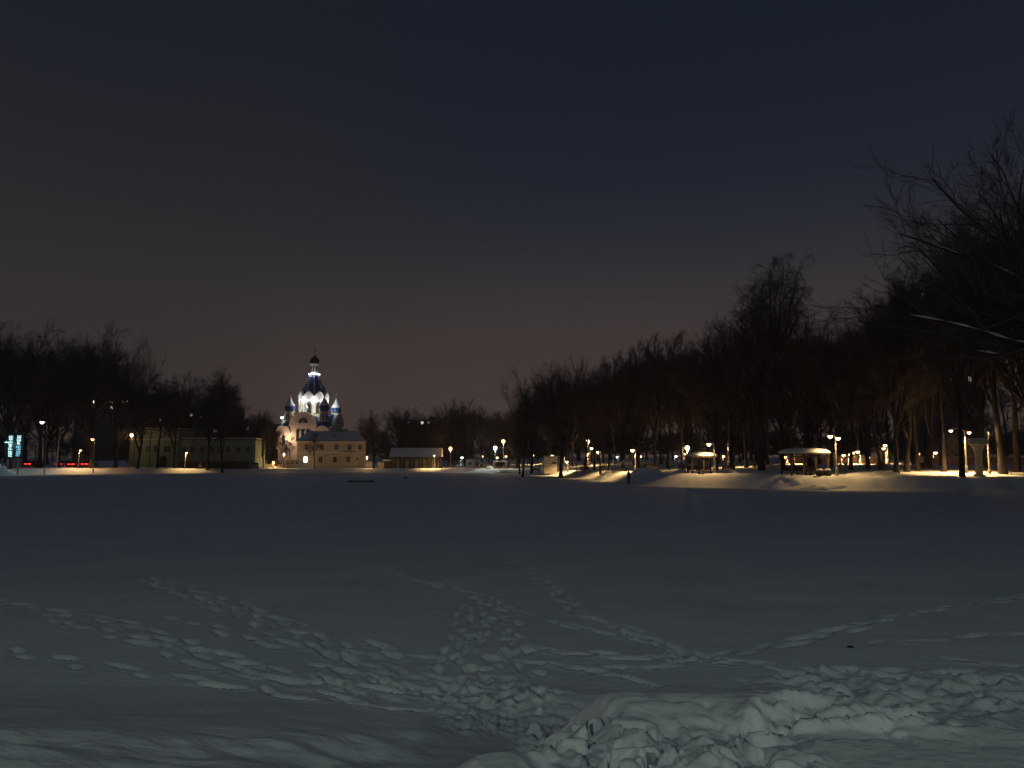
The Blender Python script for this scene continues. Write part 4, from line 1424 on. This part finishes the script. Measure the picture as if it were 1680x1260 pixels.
# pale kiosk
def kiosk(u0, u1, v0, v1, Y, mt, label, slot=True, windows=0, rz=0.0):
    c = pt((u0 + u1) / 2, v1, Y)
    W = (u1 - u0) * Y / F
    z0 = gz(c.x, Y + 1) - .1
    h = pt(840, v0, Y).z - z0
    e = empty('kiosk', (c.x, Y, z0), rz, label, 'kiosk')
    MB().box(-W / 2, W / 2, 0, W * .7, .12, h).build('wall', mt, e)
    MB().box(-W / 2 + .1, W / 2 - .1, .08, W * .65, 0, .12).build('base', M['darkroof'], e)
    rf = MB().box(-W / 2 - .12, W / 2 + .12, -.15, W * .7 + .1, h, h + .1).build('roof', M['darkroof'], e)
    MB().box(-W / 2 - .08, W / 2 + .08, -.1, W * .7 + .05, h + .1, h + .24).build('roof_snow', M['snow'], rf)
    if slot:
        MB().box(W * .1, W * .42, -.04, 0.0, h * .6, h * .72).build('vent', M['black'], e)
        for i in range(5):
            z = .3 + i * (h - .4) / 5
            MB().box(-W / 2 + .02, W / 2 - .02, -.025, -.001, z, z + .03).build('siding_rib', mt, e)
    for i in range(windows):
        x = -W / 2 + (i + .5) * W / windows
        window(e, x, 0, h * .48, W / windows * .62, h * .34, M['wframe'], M['pane'], bars=False)
    return e


kiosk(893, 914, 750, 768, 141, M['sign'], 'pale ribbed kiosk box behind the round-crowned tree at the pond edge')
kiosk(469, 490, 755, 768, 187, M['palewood'], 'small pavilion with dark windows at the left end of the cream house', slot=False, windows=3)
kiosk(765, 778, 756, 768, 180, M['palewood'], 'small pale hut on the shore between two dark trunks', slot=False, windows=1)
kiosk(808, 832, 758, 768, 178, M['brickred'], 'low brown booth under the white globe lamp', slot=False, windows=2)
kiosk(438, 452, 738, 767, 205, M['brickred'], 'narrow red-brown hut behind the low globe light', slot=False, windows=1)


def pickets(u0, u1, v0, v1, Y, label, mt):
    c = pt((u0 + u1) / 2, v1, Y)
    W = (u1 - u0) * Y / F
    z0 = gz(c.x, Y) - .1
    h = pt(840, v0, Y).z - z0
    e = empty('picket_fence', (c.x, Y, z0), 0, label, 'fence')
    n = int(W / .16)
    me = MB().add([(0, -.02, 0), (.11, -.02, 0), (.11, .02, 0), (0, .02, 0), (0, -.02, h - .1), (.11, -.02, h - .1), (.11, .02, h - .1), (0, .02, h - .1), (.055, -.02, h), (.055, .02, h)],
                  [(0, 3, 2, 1), (0, 1, 5, 8, 4), (2, 3, 7, 9, 6), (1, 2, 6, 5), (3, 0, 4, 7), (5, 6, 9, 8), (7, 4, 8, 9)]).mesh('picket', mt)
    for i in range(n):
        o = link('picket', me, e)
        o.location = (-W / 2 + i * W / n, 0, 0)
    for z in (h * .25, h * .75):
        MB().box(-W / 2, W / 2, .025, .07, z, z + .08).build('rail', mt, e)


pickets(598.5, 611, 757, 768, 187, 'short pale picket fence brightly lit at the corner of the cream house', M['fence'])
pickets(620, 635, 757.5, 768, 186.5, 'pale picket fence brightly lit between the trunk and the shed', M['fence'])
pickets(434, 466, 761, 768, 185, 'low pale picket fence by the globe light before the church', M['fence'])

# traffic light
c = pt(415.5, 767, 178)
e = empty('traffic_light', (c.x, 178, gz(c.x, 178) - .1), 0, 'traffic light showing red at the right end of the green building', 'traffic light')
zt = pt(840, 753, 178).z - gz(c.x, 178)
MB().tube([(0, .2, 0), (0, .2, zt + 1.3)], .07, 8).build('pole', M['pole'], e)
hs = MB().box(-.2, .2, 0, .3, zt - .75, zt + .35).build('housing', M['black'], e)
for i, mm in enumerate((M['redhot'], M['pane'], M['pane'])):
    MB().lathe([(.24 if i == 0 else .12, 0), (.2 if i == 0 else .1, .06), (.03, .09)], 12).xf(Matrix.Translation((0, -.01, zt + .1 - i * .34)) @ Matrix.Rotation(math.pi / 2, 4, 'X')).build('lens', mm, hs)
light('red_glow', (0, -.5, zt + .1), 160, (1, .12, .06), e)


# cars
def car(u, Y, rz, paint, label, tail=False, head=False, power=0):
    c = pt(u, 766, Y)
    e = empty('car', (c.x, Y, gz(c.x, Y) - .03), rz, label, 'car')
    prof = [(-2.15, .35), (2.1, .35), (2.15, .7), (2.0, .85), (1.0, .95), (.35, 1.42), (-1.2, 1.45), (-1.85, .98), (-2.15, .9)]
    b = MB()
    n = len(prof)
    vs = []
    for y, ins in ((-.82, .0), (-.7, .05), (.7, .05), (.82, .0)):
        for (x, z) in prof:
            k = 0.13 if z > 1.2 else 0
            yy = y * (1 - k)
            vs.append((x, yy, z))
    fs = [tuple(range(n)), tuple(reversed(range(3 * n, 4 * n)))]
    for s in range(3):
        for i in range(n):
            j = (i + 1) % n
            fs.append((s * n + i, (s + 1) * n + i, (s + 1) * n + j, s * n + j))
    b.add(vs, fs).build('body', paint, e)
    MB().add([(.95, -.66, 1.0), (.95, .66, 1.0), (.42, .6, 1.38), (.42, -.6, 1.38)], [(0, 1, 2, 3)]).xf(Matrix.Translation((.03, 0, .015))).build('windscreen', M['pane'], e)
    MB().add([(-1.8, -.66, 1.04), (-1.8, .66, 1.04), (-1.27, .6, 1.41), (-1.27, -.6, 1.41)], [(3, 2, 1, 0)]).xf(Matrix.Translation((-.03, 0, .015))).build('rear_window', M['pane'], e)
    for sy in (-1, 1):
        MB().prism([(-1.55, 1.0), (.75, 1.0), (.3, 1.36), (-1.15, 1.38)], sy * .79 - .03, sy * .79 + .03).build('side_window', M['pane'], e)
        for x in (-1.35, 1.35):
            w = MB().lathe([(.3, -.1), (.33, -.08), (.33, .08), (.3, .1)], 16).xf(Matrix.Translation((x, sy * .75, .33)) @ Matrix.Rotation(math.pi / 2, 4, 'X')).build('wheel', M['tyre'], e)
            MB().lathe([(.2, -.12), (.2, .12)], 12).xf(Matrix.Translation((x, sy * .75, .33)) @ Matrix.Rotation(math.pi / 2, 4, 'X')).build('rim', M['concrete'], w)
        y = sy * .55
        MB().box(-2.2, -2.14, y - .24, y + .24, .68, .88).build('tail_light', M['red'] if tail else M['brickred'], e)
        MB().box(2.08, 2.17, y - .2, y + .2, .62, .76).build('headlight', M['bulbc'] if head else M['wframe'], e)
    if tail:
        MB().box(-2.19, -2.13, -.3, .3, .76, .84).build('tail_light', M['red'], e)
        light('tail_glow', (-2.6, 0, .8), power, (1, .08, .06), e)
    return e


car(108, 163, R(80), M['cardark'], 'dark car with glowing red tail lights beside the lit lamp post', True, power=30)
car(127, 164, R(86), M['cardark'], 'dark car showing red tail lights directly behind the lit lamp post', True, power=30)
car(147, 165, R(92), M['cardark'], 'dark car with red tail lights on the grove side of the lit lamp post', True, power=30)
car(57, 164, R(84), M['cardark'], 'lone dark car with red tail lights between glowing sign and pale pole', True, power=30)
car(418, 176, R(-70), M['carpale'], 'silver car parked at the foot of the red traffic light')

# glowing sign
Ys = 146
c = pt(20, 768, Ys)
z0 = gz(c.x, Ys) - .1
s = Ys / F
e = empty('glowing_sign', (c.x, Ys, z0), R(6), 'tall dark sign board with two columns of glowing cyan lettering', 'sign')
zt_, zb_ = pt(840, 710, Ys).z - z0, pt(840, 752, Ys).z - z0
MB().box(-14 * s, 14 * s, 0, .25, zb_, zt_).build('board', M['signpanel'], e)
for x in (-8 * s, 8 * s):
    MB().box(x - .1, x + .1, .05, .22, 0, zb_).build('post', M['pole'], e)
rs = random.Random(4)
zz = lambda v: pt(840, v, Ys).z - z0
for (u, v0, v1, w, n, mt) in [(15.5, 715, 750, 6.0, 9, M['signglow']), (28, 714, 730, 6.0, 3, M['signglow']), (28, 731.5, 749, 6.5, 5, M['signglow2'])]:
    for i in range(n):
        a, b = v0 + (v1 - v0) * i / n, v0 + (v1 - v0) * (i + .82) / n
        x0, x1 = (u - w / 2 + rs.uniform(-.5, .8) - 20) * s, (u + w / 2 - rs.uniform(-.5, 1.2) - 20) * s
        m = MB()
        t = .075
        ztop, zbot = zz(a), zz(b)
        # one turned letter: a stem with two or three strokes
        m.box(x0, x1, -.05, -.005, zbot, zbot + t * 1.4)
        for q in range(rs.choice([2, 2, 3])):
            xx = x0 + (x1 - x0 - t) * (q / 2 if q < 2 else .5 + .4)
            m.box(xx, xx + t * 1.3, -.049, -.004, zbot + t * 1.4, ztop - rs.uniform(0, .12))
        if rs.random() < .55:
            m.box(x0 + .02, x1 - .05, -.048, -.003, ztop - t, ztop)
        m.build('letter', mt, e)
m = MB().box((6 - 20) * s, (12 - 20) * s, -.05, -.005, zz(726.5), zz(725.3)).box((8 - 20) * s, (9.2 - 20) * s, -.049, -.004, zz(725.3), zz(724)).build('letter', M['signglow'], e)
light('sign_glow', (0, -1.2, (zt_ + zb_) / 2), 60, (.6, .95, 1.0), e, .4)

# info board and unlit globe posts in the park
c = pt(1100.5, 776, 103)
e = empty('notice_board', (c.x, 103, gz(c.x, 103) - .08), R(-5), 'narrow pale notice board standing between trunks left of the smaller shelter', 'notice board')
MB().box(-.2, .2, -.03, .03, .9, 1.75).build('board', M['sign'], e)
MB().box(-.04, .04, .035, .1, 0, 1.85).build('post', M['wood'], e)
for (u, v, Y) in [(1001, 756, 122), (1009, 757, 125), (1023, 756, 120), (946, 756, 130), (889, 756, 140)]:
    pp = pt(u, v, Y)
    z0 = gz(pp.x, Y) - .08
    h = pp.z - z0
    e = empty('globe_post', (pp.x, Y, z0), 0, 'unlit pale globe on a short post along the park path', 'post', 'unlit globe posts of the park path')
    MB().tube([(0, 0, 0), (0, 0, h - .1)], .05, 6).build('post', M['pole'], e)
    MB().lathe([(max(.01, .16 * math.sin(math.pi * i / 8)), h - .16 * math.cos(math.pi * i / 8)) for i in range(9)], 10).build('globe', M['sign'], e, True)


# planters by the larger shelter
for (u, lab) in [(1345, 'dark square planter topped with snow under the shelter edge'), (1358, 'dark square planter topped with snow nearest the twin-headed lamp')]:
    c = pt(u, 780, 82.5)
    e = empty('planter', (c.x, 82.5, gz(c.x, 82.5) - .05), R(8), lab, 'planter')
    MB().add([(-.26, -.26, 0), (.26, -.26, 0), (.26, .26, 0), (-.26, .26, 0), (-.33, -.33, .55), (.33, -.33, .55), (.33, .33, .55), (-.33, .33, .55)],
             [(0, 3, 2, 1), (4, 5, 6, 7), (0, 1, 5, 4), (1, 2, 6, 5), (2, 3, 7, 6), (3, 0, 4, 7)]).build('tub', M['wood'], e)
    MB().lathe([(.36, .55), (.36, .64), (.25, .74), (.03, .78)], 12).build('snow_cap', M['snow'], e, True)


# benches along the path
def bench(u, Y, rz, label):
    c = pt(u, 775, Y)
    e = empty('park_bench', (c.x, Y, gz(c.x, Y) - .06), rz, label, 'bench')
    for i in range(3):
        MB().box(-.8, .8, -.25 + i * .17, -.12 + i * .17, .44, .49).build('seat_slat', M['wood'], e)
    for i in range(2):
        MB().box(-.8, .8, .26, .30, .62 + i * .17, .75 + i * .17).build('back_slat', M['wood'], e)
    for x in (-.65, .65):
        MB().box(x - .05, x + .05, -.24, -.16, 0, .44).build('leg', M['black'], e)
        MB().box(x - .05, x + .05, .2, .28, 0, .95).build('leg', M['black'], e)
    MB().lathe([(.01, .49), (.5, .5), (.45, .58), (.2, .64), (.02, .66)], 12).xf(Matrix.Scale(1.5, 4, (1, 0, 0)) @ Matrix.Scale(.5, 4, (0, 1, 0))).build('snow_cover', M['snow'], e, True)


bench(1195, 96, R(170), 'snow-covered bench right of the smaller shelter')
bench(1070, 110, R(175), 'snow-covered bench beside the bright snow heap near the person')
bench(880, 150, R(180), 'snow-covered bench near the pale ribbed kiosk')


# heaps of cleared snow
def heap(u, Y, w, h, seed, label):
    c = pt(u, 775, Y)
    z0 = gz(c.x, Y)
    n, k = 9, 26
    V, Fc = [], []
    for i in range(n + 1):
        r = i / n
        for j in range(k):
            a = 2 * math.pi * j / k
            q = 1 + .35 * math.sin(a * 2 + seed) * .5 + .18 * math.sin(a * 5 + seed * 2)
            x, y = r * math.cos(a) * w * q, r * math.sin(a) * w * .55 * q
            z = h * (1 - r ** 1.7) * (0.75 + .8 * float(vnoise(np.array([x * 1.6 + seed]), np.array([y * 1.6 + seed * 3]), 9)[0])) + .10 * float(vnoise(np.array([x * 4.0]), np.array([y * 4.0 + seed]), 4)[0])
            g = gz(c.x + x, Y + y) - z0 - .06
            V.append((x, y, (max(-.05, z) if i < n else -.12) + g))
    for i in range(n):
        for j in range(k):
            q = (j + 1) % k
            Fc.append((i * k + j, (i + 1) * k + j, (i + 1) * k + q, i * k + q))
    o = MB().add(V, Fc).build('snow_heap', M['snow'], None, True)
    o.location = (c.x, Y, z0)
    tag(o, label, 'snow heap')


heap(1055, 101, 2.3, 1.05, 1.0, 'brightest yellow-lit heap of cleared snow beside the standing person')
heap(882, 146, 1.5, .8, 2.3, 'small lit snow heap at the kiosk corner')
heap(1194, 93, 1.6, .75, 3.1, 'lit snow heap between the smaller shelter and the big tree')
heap(1118, 98, 1.5, .7, 4.2, 'snow heap left of the smaller shelter')
heap(990, 112, 1.7, .6, 5.0, 'low lit snow heap at the foot of the slanting trunk')
heap(1285, 82, 2.6, .85, 6.1, 'grey unlit snow heap on the bank edge left of the larger shelter')
heap(1345, 79, 2.4, .6, 7.7, 'low lumpy snow heap on the bank edge before the larger shelter')
heap(1440, 85, 3.2, .5, 8.4, 'long lit snow heap at the foot of the dark trunks')
heap(-4, 146, 3.4, 2.1, 9.0, 'big pale snow heap at the foot of the glowing sign')
heap(803, 176, 1.0, 1.0, 10.0, 'small round lit snow heap on the far shore by the white globe lamp')


# person on the bank
def person(u, Y, label):
    c = pt(u, 776, Y)
    e = empty('person', (c.x, Y, gz(c.x, Y) + .0), R(60), label, 'person')
    J = {'pel': ((0, 0, .92), .15), 'sp': ((0, .01, 1.15), .15), 'ch': ((0, .01, 1.35), .18), 'nk': ((0, .02, 1.5), .07), 'hd': ((0, .0, 1.62), .1), 'tp': ((0, .0, 1.73), .085),
         'ls': ((.19, .01, 1.41), .075), 'le': ((.25, .02, 1.13), .06), 'lw': ((.2, -.16, .98), .045), 'lh': ((.18, -.24, .98), .04),
         'rs': ((-.19, .01, 1.41), .075), 're': ((-.25, .04, 1.13), .06), 'rw': ((-.24, -.04, .88), .045), 'rh': ((-.24, -.07, .78), .04),
         'lhip': ((.1, 0, .85), .12), 'lk': ((.11, -.08, .48), .085), 'la': ((.11, .02, .09), .06), 'lt': ((.11, -.17, .05), .05),
         'rhip': ((-.1, 0, .85), .12), 'rk': ((-.11, .03, .48), .085), 'ra': ((-.11, .12, .09), .06), 'rt': ((-.11, -.06, .05), .05)}
    E = [('pel', 'sp'), ('sp', 'ch'), ('ch', 'nk'), ('nk', 'hd'), ('hd', 'tp'), ('ch', 'ls'), ('ls', 'le'), ('le', 'lw'), ('lw', 'lh'), ('ch', 'rs'), ('rs', 're'), ('re', 'rw'), ('rw', 'rh'),
         ('pel', 'lhip'), ('lhip', 'lk'), ('lk', 'la'), ('la', 'lt'), ('pel', 'rhip'), ('rhip', 'rk'), ('rk', 'ra'), ('ra', 'rt')]
    keys = list(J)
    me = bpy.data.meshes.new('body')
    me.from_pydata([J[k][0] for k in keys], [(keys.index(a), keys.index(b)) for a, b in E], [])
    me.materials.append(M['cloth'])
    o = link('body', me, e)
    sm = o.modifiers.new('skin', 'SKIN')
    sm.use_smooth_shade = True
    for i, k in enumerate(keys):
        me.skin_vertices[0].data[i].radius = (J[k][1], J[k][1])
        me.skin_vertices[0].data[i].use_root = (k == 'pel')
    o.modifiers.new('sub', 'SUBSURF').levels = 1
    o.modifiers['sub'].render_levels = 1
    MB().lathe([(.115, 1.66), (.12, 1.72), (.1, 1.79), (.05, 1.82), (.01, 1.83)], 12).build('hat', M['cloth'], e, True)
    MB().lathe([(.02, 1.52), (.075, 1.55), (.088, 1.62), (.08, 1.68), (.03, 1.7)], 10, (0, -.045)).build('face', M['skin'], e, True)
    MB().lathe([(.24, .78), (.235, .95), (.2, 1.1), (.21, 1.3), (.2, 1.42), (.1, 1.5)], 14, (0, .01)).xf(Matrix.Scale(.75, 4, (0, 1, 0))).build('coat', M['cloth'], e, True)


person(1031, 95, 'person in dark winter clothes standing on the bank beside the bright snow heap')

# raft frozen into the ice
x, y = ground_hit(592, 791)
e = empty('raft', (x, y, -.02), R(2), 'dark flat raft with a low snow mound frozen into the pond', 'raft')
for i in range(6):
    MB().box(-1.65, 1.65, -.9 + i * .3, -.9 + i * .3 + .27, .12, .24).build('plank', M['wood'], e)
for xx in (-1.2, 0, 1.2):
    MB().box(xx - .08, xx + .08, -.9, .87, 0, .119).build('beam', M['wood'], e)
MB().lathe([(1.0, .24), (.95, .3), (.6, .42), (.2, .5), (.02, .52)], 16).xf(Matrix.Scale(1.5, 4, (1, 0, 0)) @ Matrix.Translation((0, .1, 0)) @ Matrix.Scale(.75, 4, (0, 1, 0))).build('snow_cover', M['snow'], e, True)


def stone(u, v, r, label, mt):
    x, y = ground_hit(u, v)
    k = 10
    prof = [(.9 * r, -.1 * r), (r, .15 * r), (.8 * r, .45 * r), (.4 * r, .62 * r), (.02, .66 * r)]
    m = MB().lathe(prof, k)
    m.v = [(p_[0] * rng.uniform(.85, 1.2), p_[1] * rng.uniform(.7, 1.0), p_[2] * rng.uniform(.85, 1.15)) for p_ in m.v]
    o = m.build('stone', mt, None)
    o.location = (x, y, gz(x, y) + .0)
    tag(o, label, 'stone')


stone(665.5, 784.5, .32, 'small dark stone lying alone on the far pond snow', M['darkroof'])
stone(1395, 1063, .055, 'tiny black clod beside the trail on the near pond snow', M['black'])


# added air volume standing in for lens veil and glare around the lamps
def glare_haze():
    m = bpy.data.materials.new('glare_volume')
    m.use_nodes = True
    n = m.node_tree
    n.nodes.clear()
    out = n.nodes.new('ShaderNodeOutputMaterial')
    v = n.nodes.new('ShaderNodeVolumePrincipled')
    v.inputs['Color'].default_value = (0.95, 0.92, 0.90, 1)
    v.inputs['Density'].default_value = 0.0006
    v.inputs['Anisotropy'].default_value = 0.3
    n.links.new(v.outputs[0], out.inputs['Volume'])
    o = MB().box(-520, 520, -60, 560, -2.5, 75).build('glare_haze', m)
    tag(o, 'added thin air volume for lens veil and lamp glare over the pond and park', 'glare_haze', kind='stuff')


glare_haze()
